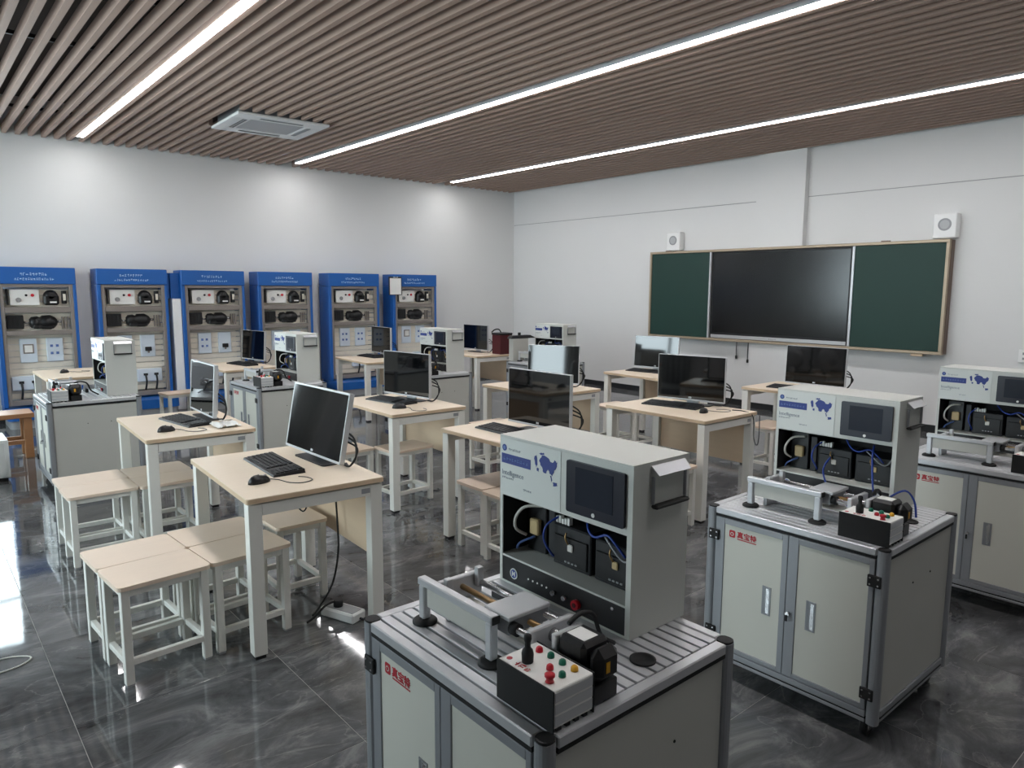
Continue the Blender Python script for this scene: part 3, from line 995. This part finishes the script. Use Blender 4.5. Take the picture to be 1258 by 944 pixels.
# ------------------------------------------------------------------ linear slide rig: origin on deck at bench corner
def make_slide():
    t = empty('linear_slide')
    for y in (0.612, 0.32):
        f = MB().lathe((0.121, y, 0), [(0.034, 0), (0.034, 0.006), (0.028, 0.011), (0.02, 0.012)], 22).obj('foot', 'soft', t)
        B(0.109, 0.133, y - 0.012, y + 0.012, 0.0125, 0.1065, .003).obj('post', 'alu', t)
    B(0.108, 0.134, 0.3045, 0.628, 0.1065, 0.1275, .003).xf(Matrix.Translation((0, 0, 0.0003))).obj('beam', 'alu', t)
    B(0.118, 0.122, 0.336, 0.596, 0.05, 0.1062).obj('guard_strip', 'side', t)
    B(0.108, 0.134, 0.30, 0.3040, 0.107, 0.128, .002).obj('end_cap', 'soft', t)
    # guide module
    for y0, y1 in ((0.565, 0.585), (0.200, 0.218)):
        B(0.142, 0.285, y0, y1, 0.055, 0.12, .003).obj('end_plate', 'silver', t)
        B(0.17, 0.26, y0 + .002, y1 - .002, 0.0, 0.0545, .002).obj('support', 'alu', t)
    B(0.15, 0.17, 0.545, 0.564, 0.085, 0.132, .002).obj('stop', 'silver', t)
    B(0.255, 0.275, 0.545, 0.564, 0.085, 0.14, .002).obj('stop', 'silver', t)
    for x in (0.158, 0.268):
        MB().cyl((x, 0.2185, 0.095), 0.0085, 0.346, 'y', 12).obj('guide_rod', 'steel', t)
    MB().cyl((0.214, 0.2185, 0.092), 0.008, 0.346, 'y', 10).obj('lead_screw', 'brass', t)
    B(0.185, 0.243, 0.2185, 0.5645, 0.045, 0.056, .002).obj('base_channel', 'side', t)
    c = B(0.136, 0.272, 0.272, 0.368, 0.119, 0.130, .002).obj('carriage', 'silver', t)
    B(0.146, 0.28, 0.285, 0.355, 0.075, 0.1185, .003).obj('carriage_block', 'alud', c)
    MB().cyl((0.158, 0.262, 0.095), 0.016, 0.022, 'y', 14).obj('bearing', 'soft', c)
    MB().cyl((0.214, 0.172, 0.092), 0.017, 0.0275, 'y', 16).obj('coupling', 'steel', t)
    B(0.168, 0.262, 0.145, 0.160, 0.0, 0.125, .003).obj('motor_bracket', 'silver', t)
    m = MB().box(0.172, 0.258, 0.06, 0.144, 0.045, 0.131, .01).box(0.176, 0.254, 0.018, 0.0598, 0.049, 0.127, .018).obj('stepper_motor', 'black', t)
    B(0.19, 0.235, 0.075, 0.13, 0.1312, 0.1322).obj('motor_label', 'paper', m)
    B(0.20, 0.212, 0.0165, 0.0178, 0.075, 0.10).obj('motor_mark', 'yellow', m)
    B(0.176, 0.254, 0.03, 0.14, 0.0, 0.0445, .003).obj('motor_foot', 'black', m)
    MB().tube([(0.225, 0.16, 0.13), (0.27, 0.165, 0.14), (0.32, 0.17, 0.12), (0.345, 0.165, 0.06), (0.4, 0.17, 0.02)], 0.006, 6).obj('motor_cable', 'soft', t)
    b = B(0.36, 0.385, 0.50, 0.62, 0.0, 0.032, .004).obj('limit_switch', 'soft', t)
    return Proto(t)


def make_control():
    t = empty('control_box')
    x0, x1, y0, y1, h = 0.0, 0.124, 0.0, 0.184, 0.0925
    B(x0 + 0.004, x1 - 0.004, y0 + .002, y1 - .002, 0.008, h, .002).obj('body', 'paper', t)
    B(x0, x0 + 0.0035, y0, y1, 0.0, h + 0.001, .001).obj('cheek', 'soft', t)
    B(x1 - 0.0035, x1, y0, y1, 0.0, h + 0.001, .001).obj('cheek', 'soft', t)
    for z in range(3):
        B(x0 + 0.006, x1 - 0.006, y0 + 0.0005, y0 + 0.0018, 0.014 + z * 0.026, 0.036 + z * 0.026, .0005).obj('end_rib', 'silver', t)
    for k in range(4):
        B(0.015 + k * 0.026, 0.027 + k * 0.026, y0 + .003, y0 + 0.02, 0.0, 0.0075).obj('rubber_foot', 'soft', t)
    j = MB().lathe((0.042, 0.127, h + .0005), [(0.013, 0), (0.014, 0.02), (0.012, 0.028), (0.007, 0.034), (0.0065, 0.045), (0.009, 0.054), (0.0085, 0.062), (0.004, 0.065)], 14).obj('joystick', 'soft', t)
    for nm, x, y, m, tall in (('red', .093, .144, 'red', 0), ('green', .095, .108, 'green', 0), ('green', .094, .070, 'green', 0), ('yellow', .095, .034, 'yellow', 0), ('red', .058, .072, 'red', 0), ('green', .058, .034, 'green', 0)):
        b = MB().lathe((x, y, h + .0005), [(0.0085, 0), (0.0085, 0.004), (0.0075, 0.009), (0.004, 0.012)], 12).obj('button', m, t, nm + ' push button')
    b = MB().lathe((.023, .036, h + .0005), [(0.010, 0), (0.008, 0.003), (0.008, 0.009), (0.0115, 0.012), (0.0115, 0.017), (0.008, 0.019)], 14).obj('stop_button', 'red', t, 'red emergency stop button')
    glyphs(MB(), 0, 0, 3, 0.014, 0.016, 0, random.Random(5), .3).xf(Matrix(((0, 0, 1, 0.012), (0, 1, 0, 0.145), (-1, 0, 0, h + 0.0005), (0, 0, 0, 1)))).obj('mark_lettering', 'rlogo', t)
    MB().cyl((0.022, 0.165, h + .0004), 0.007, 0.0006, 'z', 12).obj('mark_disc', 'rlogo', t)
    return Proto(t)


P_bench, P_inst, P_slide, P_ctrl = make_bench(), make_instrument(), make_slide(), make_control()
BENCH = [((0.918, 0.968), 0, 'nearest workbench', 'aluminium-framed workbench with slotted deck nearest the camera, cut by the bottom edge'),
         ((2.58, 0.978), 0, 'second right-hand workbench', 'aluminium-framed workbench with two cream doors, second from the camera on the right'),
         ((4.20, 0.855), 0, 'workbench cut by the right edge', 'aluminium-framed workbench cut by the right edge of the photo'),
         ((0.835, 6.62), 0, 'leftmost far workbench', 'workbench before the left display stands, showing its plain grey end panel'),
         ((2.46, 6.47), 0, 'far workbench behind the nearest desk monitor', 'far workbench partly hidden behind the nearest desk monitor'),
         ((4.10, 6.27), 0, 'far workbench behind the middle desk monitors', 'far workbench whose grey end panel shows right of a black monitor in the middle'),
         ((5.90, 6.28), 0, 'workbench in the far corner', 'white-topped workbench in the far corner of the room, mostly hidden by monitors')]
for i, ((bx, by), rz, ph, lb) in enumerate(BENCH):
    P_bench.place((bx, by, 0), rz, lb, 'workbench', 'aluminium workbenches')
    P_inst.place((bx + 0.467, by + 0.176, BZ + 0.0004), 0, 'grey instrument cabinet with touch screen on the ' + ph, 'instrument cabinet', 'instrument cabinets on the workbenches')
    P_slide.place((bx, by, BZ + 0.0001), 0, 'aluminium linear slide with black stepper motor on the ' + ph, 'linear slide', 'linear slides on the workbenches')
    P_ctrl.place((bx + 0.039, by + 0.016, BZ + 0.0001), 0, 'control box with joystick and coloured buttons on the ' + ph, 'control box', 'control boxes on the workbenches')
    if i < 2:
        pk = MB().lathe((0, 0, 0), [(0.033, 0), (0.033, 0.004), (0.027, 0.0045), (0.026, 0.001)], 24).obj('cable_port', 'soft', None, None, (bx + 0.418, by + 0.091, BZ + 0.0001))
        tag(pk, 'round black cable port ring on the deck of the ' + ph, 'cable port', 'black cable port rings')
# blue leads draped from the second instrument cabinet
bx, by = BENCH[1][0]
for nm, pts in (('left of its red button', [(0.525, 0.47, 0.93), (0.47, 0.475, 0.88), (0.44, 0.44, 0.82), (0.40, 0.38, 0.79), (0.37, 0.33, 0.785), (0.36, 0.30, 0.762)]),
                ('curving down to the motor', [(0.53, 0.29, 1.01), (0.47, 0.27, 0.97), (0.44, 0.25, 0.87), (0.42, 0.23, 0.80), (0.36, 0.20, 0.765)]),
                ('arching over beside the cabinet end', [(0.31, 0.19, 0.775), (0.40, 0.17, 0.83), (0.46, 0.13, 0.86), (0.48, 0.10, 0.82), (0.47, 0.085, 0.757)])):
    tag(MB().tube([(bx + p[0], by + p[1], p[2]) for p in pts], 0.0042, 6).obj('blue_lead', 'wire'), 'blue wire on the second right-hand workbench, ' + nm, 'wire', 'blue wires on the second workbench')

# extra machine and dark red case near the far corner
bx, by = BENCH[6][0]
t = tag(empty('cream_machine_housing', (bx + 0.045, by + 0.652, BZ + 0.0004)), 'cream machine housing with black lid at the end of the far-corner workbench', 'machine')
B(0, 0.26, 0.0, 0.085, 0, 0.285, .004).obj('housing', 'side', t)
MB().add([(-0.03, 0.0, 0.286), (0.39, 0.0, 0.286), (0.39, 0.09, 0.286), (-0.03, 0.09, 0.286), (0.0, 0.01, 0.325), (0.30, 0.01, 0.325), (0.30, 0.08, 0.325), (0.0, 0.08, 0.325)],
         [(3, 2, 1, 0), (4, 5, 6, 7), (0, 1, 5, 4), (1, 2, 6, 5), (2, 3, 7, 6), (3, 0, 4, 7)]).obj('lid', 'black', t)
MB().cyl((0.14, 0.045, 0.3255), 0.02, 0.035, 'z', 12).obj('knob', 'soft', t)

# ================================================================== DESKS
TX, TY, TZ = 0.66, 0.95, 0.75


def make_desk():
    t = empty('desk')
    top = MB().prism(rrect(0, TX, 0, TY, 0.012, 3), TZ - 0.024, TZ).obj('desk_top', 'wood', t)
    MB().prism(rrect(-0.0012, TX + 0.0012, -0.0012, TY + 0.0012, 0.012, 3), TZ - 0.0235, TZ - 0.0035).obj('edge_band', 'edge', top)
    B(0.03, TX - 0.03, 0.03, TY - 0.03, TZ - 0.032, TZ - 0.0245).obj('shadow_batten', 'white', t)
    for x in (0.008, TX - 0.068):
        for y in (0.008, TY - 0.068):
            l = B(x, x + 0.06, y, y + 0.06, 0.018, TZ - 0.0325, .002).obj('leg', 'white', t)
            B(x + .006, x + 0.054, y + .006, y + 0.054, 0, 0.0178, .002).obj('glide', 'soft', l)
    for y in (0.010, TY - 0.05):
        r = B(0.0685, TX - 0.0685, y, y + 0.04, TZ - 0.085, TZ - 0.0325, .002).obj('apron', 'white', t)
        if y < 0.1:
            B(TX - 0.115, TX - 0.0705, y - 0.0022, y - 0.0003, TZ - 0.070, TZ - 0.046, .0005).obj('badge', 'grey', r)
    B(TX - 0.05, TX - 0.01, 0.0685, TY - 0.0685, TZ - 0.085, TZ - 0.0325, .002).obj('apron', 'white', t)
    B(TX - 0.040, TX - 0.024, 0.0695, TY - 0.0695, 0.34, TZ - 0.0855, .001).obj('modesty_panel', 'mwood', t)
    return Proto(t)


def make_monitor(w, deg, rim=0.004, h=0.36):
    t = empty('monitor')
    tilt = Matrix.Translation((0, 0, 0.035)) @ Matrix.Rotation(R(deg), 4, 'Y')
    d = 0.028
    fr = MB().box(0, d, -w / 2, -w / 2 + rim, 0, h, .0015).box(0, d, w / 2 - rim, w / 2, 0, h, .0015).box(0, d, -w / 2 + rim, w / 2 - rim, h - rim, h, .0015).box(0, d, -w / 2 + rim, w / 2 - rim, 0, 0.012, .0015)
    fr.xf(tilt).obj('frame', 'silver', t)
    g = B(0.002, d - .004, -w / 2 + rim + .0002, w / 2 - rim - .0002, 0.0122, h - rim - .0002).xf(tilt).obj('screen', 'screen', t)
    MB().plate_x([(-0.012, 0.018), (0.012, 0.018), (0.012, 0.030), (-0.012, 0.030)], 0.0010, 0.0018).xf(tilt).obj('logo_mark', 'silver', g)
    bk = MB().box(d - .003, d + 0.012, -w / 2 + 0.02, w / 2 - 0.02, 0.02, h - 0.02, .006)
    bk.lathe((d + 0.0125, 0, h * 0.5), [(0.16, 0), (0.15, 0.025), (0.11, 0.045), (0.06, 0.05)], 24, 'x')
    bk.xf(tilt).obj('back_shell', 'silver', t)
    MB().box(0.05, 0.075, -0.05, 0.05, 0.008, 0.17, .004).obj('stand_neck', 'silver', t)
    MB().prism(rrect(-0.018, 0.085, -0.17, 0.17, 0.02, 4), 0.0005, 0.0065).obj('stand_base', 'dark', t)
    for k in range(3):
        MB().tube([(d + 0.02 + .008 * k, -w / 2 + 0.03, 0.20 - 0.03 * k), (d + 0.05, -w / 2 - 0.015 - 0.012 * k, 0.16 - 0.02 * k), (d + 0.055, -w / 2 - 0.02, 0.07), (d + 0.045, -w / 2 + 0.03, 0.012), (d + 0.055 + .01 * k, -w / 2 + 0.12, 0.006)], 0.005, 6).obj('cable', 'soft', t)
    return Proto(t)


def make_keyboard():
    t = empty('keyboard')
    kx, ky = 0.16, 0.47
    body = MB().add([(0, -ky / 2, 0), (kx, -ky / 2, 0), (kx, ky / 2, 0), (0, ky / 2, 0), (0.003, -ky / 2 + .003, 0.010), (kx - .003, -ky / 2 + .003, 0.022), (kx - .003, ky / 2 - .003, 0.022), (0.003, ky / 2 - .003, 0.010)],
                    [(3, 2, 1, 0), (4, 5, 6, 7), (0, 1, 5, 4), (1, 2, 6, 5), (2, 3, 7, 6), (3, 0, 4, 7)]).obj('case', 'black', t)
    keys = MB()
    for r in range(6):
        x = 0.018 + r * 0.022 + (0.004 if r == 5 else 0)
        z = 0.0102 + 0.012 * (x / kx)
        n = 15 if r else 9
        for c in range(n):
            y0 = ky / 2 - 0.018 - c * 0.0205 * (15 / n)
            keys.box(x, x + 0.018, y0 - 0.0175 * (15 / n), y0, z, z + 0.006)
        for c in range(4):
            y0 = -ky / 2 + 0.014 + c * 0.0215
            keys.box(x, x + 0.018, y0, y0 + 0.0175, z, z + 0.006)
    o = keys.obj('keys', 'dark', t)
    o['kind'] = 'stuff'
    MB().tube([(kx - .001, 0.05, 0.008), (kx + 0.012, 0.045, 0.0035), (kx + 0.018, 0.03, 0.0035)], 0.0028, 5).obj('cord', 'black', t)
    return Proto(t)


def make_mouse():
    t = empty('mouse')
    m = MB()
    n, k = 18, 6
    v, f = [], []
    for j in range(k):
        a = j / (k - 1) * math.pi / 2
        for i in range(n):
            u = 2 * math.pi * i / n
            v.append((0.056 * math.cos(u) * math.cos(a) ** 0.7, 0.031 * math.sin(u) * math.cos(a) ** 0.7, 0.036 * math.sin(a) * (1 - 0.12 * math.cos(u)) + 0.001))
    for j in range(k - 1):
        for i in range(n):
            f.append((j * n + i, j * n + (i + 1) % n, (j + 1) * n + (i + 1) % n, (j + 1) * n + i))
    f.append(tuple(range(n - 1, -1, -1)))
    m.add(v, f, True).obj('shell', 'black', t)
    MB().cyl((0.03, -0.003, 0.026), 0.009, 0.006, 'y', 10).obj('wheel', 'grey', t)
    MB().tube([(0.056, 0, 0.008), (0.085, -0.03, 0.003), (0.09, -0.11, 0.003), (0.13, -0.16, 0.003), (0.19, -0.15, 0.003), (0.20, -0.09, 0.003), (0.18, -0.05, 0.003)], 0.0022, 5).obj('cord', 'black', t)
    return Proto(t)


P_desk, P_mon, P_kb, P_mouse = make_desk(), make_monitor(0.57, 0.5), make_keyboard(), make_mouse()
P_monw, P_mont, P_mons = make_monitor(0.63, 11, 0.010), make_monitor(0.56, 4, 0.008), make_monitor(0.50, 4)
P_mong = make_monitor(0.57, 2.2)

# name: desk origin (x, y), rot, phrase, full label, monitor (x, y, yaw, proto) or None, keyboard (x,y,rot) or None, mouse (x,y,rot) or None
DESKS = dict(
    A=((1.085, 3.035), -3, 'nearest desk', 'pale wood desk with white legs nearest the camera, stools clustered at its side', (1.615, 3.535, 1, P_monw), (1.335, 3.555, -3), (1.235, 3.275, 10)),
    B=((1.075, 4.645), -2.5, 'desk before the leftmost far workbench', 'pale wood desk standing before the leftmost far workbench', (1.575, 5.22, -2, P_mont), (1.36, 5.12, 8), (1.25, 4.86, 8)),
    C=((2.68, 4.48), -2, 'desk just right of the nearest monitor', 'pale wood desk just right of the nearest monitor, stools below it', (3.14, 5.02, 8, P_mon), (2.925, 5.02, 8), (2.88, 4.70, -30)),
    D=((2.67, 2.895), 0, 'desk behind the front instrument cabinet', 'pale wood desk right behind the front instrument cabinet', (3.07, 3.34, 1, P_mon), (2.845, 3.47, 0), (2.78, 3.24, 0)),
    E=((4.245, 2.88), -1, 'desk between the two front instrument cabinets', 'pale wood desk seen between the two front instrument cabinets', (4.77, 3.39, 11, P_mon), (4.54, 3.43, 10), (4.545, 3.10, 20)),
    F=((5.93, 4.47), -3, 'desk below the left chalkboard leaf', 'pale wood desk below the left chalkboard leaf, near the wall', (6.48, 5.09, 9, P_mont), (6.27, 5.09, 6), None),
    G=((6.08, 2.79), 0, 'desk behind the second instrument cabinet', 'pale wood desk hidden behind the second instrument cabinet', (6.46, 3.22, 1, P_mong), (6.235, 3.33, 4), None),
    H=((4.255, 4.475), 0, 'desk with the turned monitor', 'pale wood desk in the centre, its monitor turned toward the camera', (4.63, 4.83, 30, P_mons), None, None),
    I=((5.98, 7.74), 0, 'farthest desk by the room corner', 'farthest pale wood desk by the room corner', (6.40, 8.32, 0, P_mon), None, None),
    J=((4.37, 7.90), -4, 'desk before the fifth display stand', 'pale wood desk before the fifth display stand', (5.00, 8.62, -4, P_mon), (4.74, 8.58, 0), None),
    K=((2.72, 8.08), 4, 'desk before the third display stand', 'pale wood desk before the third display stand', (3.30, 8.80, 10, P_mons), (3.03, 8.62, 8), None),
    N=((1.08, 8.42), 0, 'desk before the leftmost display stand', 'pale wood desk before the leftmost display stand, only its top edge visible', None, None, (1.32, 8.95, 40)),
)
for k, (p, rz, ph, lb, mon, kb, ms) in DESKS.items():
    P_desk.place((p[0], p[1], 0), rz, lb, 'desk', 'pale wood desks')
    if mon:
        mon[3].place((mon[0], mon[1], TZ + 0.0003), mon[2], 'black screen monitor with silver frame on the ' + ph, 'monitor', 'desk monitors')
    if kb:
        P_kb.place((kb[0], kb[1], TZ + 0.0003), kb[2], 'black keyboard on the ' + ph, 'keyboard', 'keyboards on the desks')
    if ms:
        P_mouse.place((ms[0], ms[1], TZ + 0.0003), ms[2], 'black mouse on the ' + ph, 'mouse', 'computer mice on the desks')

# crumpled sheets over the second desk's keyboard
v, f = [], []
n = 9
rnd = random.Random(4)
for i in range(n):
    for j in range(n):
        v.append((i / (n - 1) * 0.15, j / (n - 1) * 0.20, 0.004 + 0.022 * rnd.random() * (0.3 + 0.7 * math.sin(i * 0.9) ** 2)))
v2 = [(a, b, c + 0.0015) for a, b, c in v]
for i in range(n - 1):
    for j in range(n - 1):
        q = (i * n + j, (i + 1) * n + j, (i + 1) * n + j + 1, i * n + j + 1)
        f.append(tuple(x + n * n for x in q))
        f.append(q[::-1])
o = MB().add(v + v2, f).obj('crumpled_paper', 'paper', None, None, (1.53, 4.72, TZ + 0.0005))
tag(o, 'crumpled white paper sheet on the desk before the leftmost far workbench', 'paper')

for i, (lb, pts) in enumerate((('white cable coil beside the monitor on the desk before the leftmost far workbench', [(1.60, 4.925, 0), (1.645, 4.93, 0.004), (1.69, 4.94, 0), (1.68, 4.965, 0.006), (1.62, 4.96, 0.01), (1.61, 4.935, 0.012), (1.66, 4.935, 0.012), (1.70, 4.96, 0.006)]),)):
    tag(MB().tube([(a, b, TZ + 0.005 + c) for a, b, c in pts], 0.004, 6).obj('cable_coil', 'wwire'), lb, 'cable')

# dark red case on the farthest desk
t = tag(empty('dark_red_case', (6.41, 7.75, TZ + 0.0004)), 'dark red case with black lid on the farthest desk', 'case')
B(0, 0.22, 0, 0.19, 0, 0.27, .006).obj('body', 'maroon', t)
B(-0.01, 0.225, -0.005, 0.195, 0.2705, 0.30, .008).obj('lid', 'soft', t)
MB().tube([(0.0, 0.2, 0.302), (0.04, 0.18, 0.34), (0.1, 0.16, 0.345), (0.14, 0.16, 0.302)], 0.009, 6).obj('carry_handle', 'soft', t)

# ================================================================== STOOLS
SX, SY, SZ = 0.385, 0.285, 0.44


def make_stool():
    t = empty('stool')
    MB().prism(rrect(-SX / 2, SX / 2, -SY / 2, SY / 2, 0.022, 4), SZ - 0.018, SZ).obj('seat', 'swood', t)
    w = 0.034
    for sx in (-1, 1):
        for sy in (-1, 1):
            x, y = sx * (SX / 2 - 0.03), sy * (SY / 2 - 0.025)
            l = B(x - w / 2, x + w / 2, y - w / 2, y + w / 2, 0.008, SZ - 0.0185, .002).obj('leg', 'white', t)
            B(x - w / 2 + .002, x + w / 2 - .002, y - w / 2 + .002, y + w / 2 - .002, 0, 0.0078).obj('foot', 'grey', l)
    ex, ey = SX / 2 - 0.03 - w / 2 - .0005, SY / 2 - 0.025 - w / 2 - .0005
    cx, cy = SX / 2 - 0.03, SY / 2 - 0.025
    for sy in (-1, 1):
        B(-ex, ex, sy * cy - 0.012, sy * cy + 0.012, 0.088, 0.115, .002).obj('stretcher', 'white', t)
        B(-ex, ex, sy * cy - 0.012, sy * cy + 0.012, SZ - 0.05, SZ - 0.0185, .002).obj('seat_rail', 'white', t)
    for sx in (-1, 1):
        B(sx * cx - 0.012, sx * cx + 0.012, -ey, ey, 0.088, 0.115, .002).obj('stretcher', 'white', t)
        B(sx * cx - 0.012, sx * cx + 0.012, -ey, ey, SZ - 0.05, SZ - 0.0185, .002).obj('seat_rail', 'white', t)
    return Proto(t)


P_stool = make_stool()
STOOLS = [((0.772, 3.318), 4.5, 'front left stool of the four clustered at the nearest desk'),
          ((0.752, 3.606), 3.5, 'back left stool of the four clustered at the nearest desk'),
          ((1.160, 3.352), 4.5, 'front right stool of the four clustered at the nearest desk'),
          ((1.140, 3.642), 3.5, 'back right stool of the four clustered at the nearest desk'),
          ((1.53, 3.662), 90, 'single stool pushed deep under the nearest desk'),
          ((0.857, 4.908), 1, 'front left stool at the desk before the leftmost far workbench'),
          ((0.862, 5.199), 1, 'back left stool at the desk before the leftmost far workbench'),
          ((1.248, 4.90), 0.5, 'front right stool, half under the desk before the leftmost far workbench'),
          ((1.252, 5.19), 0.5, 'back right stool, half under the desk before the leftmost far workbench'),
          ((2.945, 4.745), 4, 'stool under the desk just right of the nearest monitor'),
          ((2.535, 4.955), 4, 'stool sticking out left of the desk just right of the nearest monitor'),
          ((2.84, 3.512), 0, 'left stool seen beside the front instrument cabinet'),
          ((2.815, 3.212), 0, 'right stool, half hidden by the front instrument cabinet'),
          ((4.005, 3.03), 0, 'stool peeking out right of the front instrument cabinet'),
          ((6.05, 3.40), 0, 'stool at the desk behind the second instrument cabinet'),
          ((5.80, 4.78), 0, 'front stool at the desk below the left chalkboard leaf'),
          ((5.80, 5.08), 0, 'back stool at the desk below the left chalkboard leaf'),
          ((4.12, 5.08), 0, 'stool at the desk with the turned monitor'),
          ((5.95, 8.10), 0, 'stool at the farthest desk by the room corner'),
          ((2.47, 8.96), 8, 'lone stool before the second display stand')]
for (p, rz, lb) in STOOLS:
    P_stool.place((p[0], p[1], 0), rz, 'wooden-topped white ' + lb if lb.startswith('stool') else 'wooden-topped ' + lb, 'stool', 'wooden-topped stools')

# white floor cabinet at the left edge
t = tag(empty('white_floor_cabinet', (0.158, 7.40, 0)), 'low white cabinet on the floor at the left edge, before the brown bench', 'cabinet')
B(0, 0.48, 0, 0.42, 0.03, 0.36, .006).obj('body', 'acw', t)
B(0.02, 0.46, 0.02, 0.40, 0, 0.0295).obj('base', 'dark', t)
B(0.03, 0.45, -0.008, -0.0005, 0.05, 0.34, .003).obj('door', 'acw', t)

# brown wooden bench at the far left
t = tag(empty('brown_wooden_bench', (0.52, 8.28, 0)), 'brown wooden bench at the left edge before the leftmost display stand', 'bench')
B(0, 0.42, 0, 0.35, 0.40, 0.445, .004).obj('top', 'bwood', t)
for x in (0.02, 0.33):
    for y in (0.02, 0.26):
        B(x, x + 0.07, y, y + 0.07, 0, 0.3995, .003).obj('leg', 'bwood', t)
for y in (0.04, 0.28):
    B(0.091, 0.329, y, y + 0.03, 0.14, 0.18, .002).obj('stretcher', 'bwood', t)

# ================================================================== POWER STRIPS AND CABLES
def power_strip(x, y, rz, label, plug=True):
    t = tag(empty('power_strip', (x, y, 0), rz), label, 'power strip', 'white power strips')
    B(-0.05, 0.05, -0.11, 0.11, 0.001, 0.05, .008).obj('case', 'acw', t)
    B(-0.035, 0.035, -0.095, 0.095, 0.0502, 0.052).obj('socket_face', 'grey', t)
    if plug:
        p = MB().cyl((0.0, 0.03, 0.0522), 0.024, 0.035, 'z', 16).obj('plug', 'soft', t)
        MB().tube([(-0.01, 0.04, 0.08), (-0.06, 0.06, 0.07), (-0.11, 0.08, 0.03), (-0.15, 0.10, 0.006)], 0.006, 6).obj('plug_cord', 'soft', p)
    MB().tube([(0, -0.112, 0.02), (0.02, -0.15, 0.006), (0.06, -0.17, 0.006), (0.08, -0.13, 0.006)], 0.006, 6).obj('supply_cord', 'dark', t)
    return t


PS = power_strip(1.605, 3.195, 20, 'white power strip with black plug on the floor under the nearest desk')
power_strip(3.225, 4.95, 8, 'white power strip on the floor under the desk just right of the nearest monitor', False)
inv = (Matrix.Translation(PS.location) @ Matrix.Rotation(R(20), 4, 'Z')).inverted()
MB().tube([(1.68, 3.40, 0.655), (1.68, 3.38, 0.45), (1.67, 3.36, 0.28), (1.62, 3.34, 0.12), (1.53, 3.33, 0.012), (1.49, 3.30, 0.006)], 0.005, 6).xf(inv).obj('power_cord', 'soft', PS)
MB().tube([(1.50, 3.50, 0.66), (1.48, 3.46, 0.58), (1.51, 3.42, 0.52), (1.545, 3.43, 0.57), (1.55, 3.44, 0.655)], 0.004, 6).xf(inv).obj('looped_cord', 'dark', PS)
o = MB().tube([(4.80, 3.02, 0.753), (4.82, 2.93, 0.753), (4.83, 2.86, 0.72), (4.84, 2.85, 0.55), (4.87, 2.84, 0.50), (4.90, 2.845, 0.56), (4.915, 2.855, 0.72)], 0.004, 6).obj('draped_cord', 'dark')
tag(o, 'dark cord draped over the edge of the desk between the front instrument cabinets', 'cord')
o = MB().tube([(0.0, 3.86, 0.004), (0.15, 3.80, 0.004), (0.27, 3.78, 0.004), (0.335, 3.72, 0.004), (0.27, 3.66, 0.004), (0.14, 3.66, 0.004), (0.0, 3.74, 0.004), (-0.2, 3.8, 0.004)], 0.0035, 6).obj('floor_cable', 'wwire')
tag(o, 'thin white cable looped on the marble floor at the left edge', 'cable')
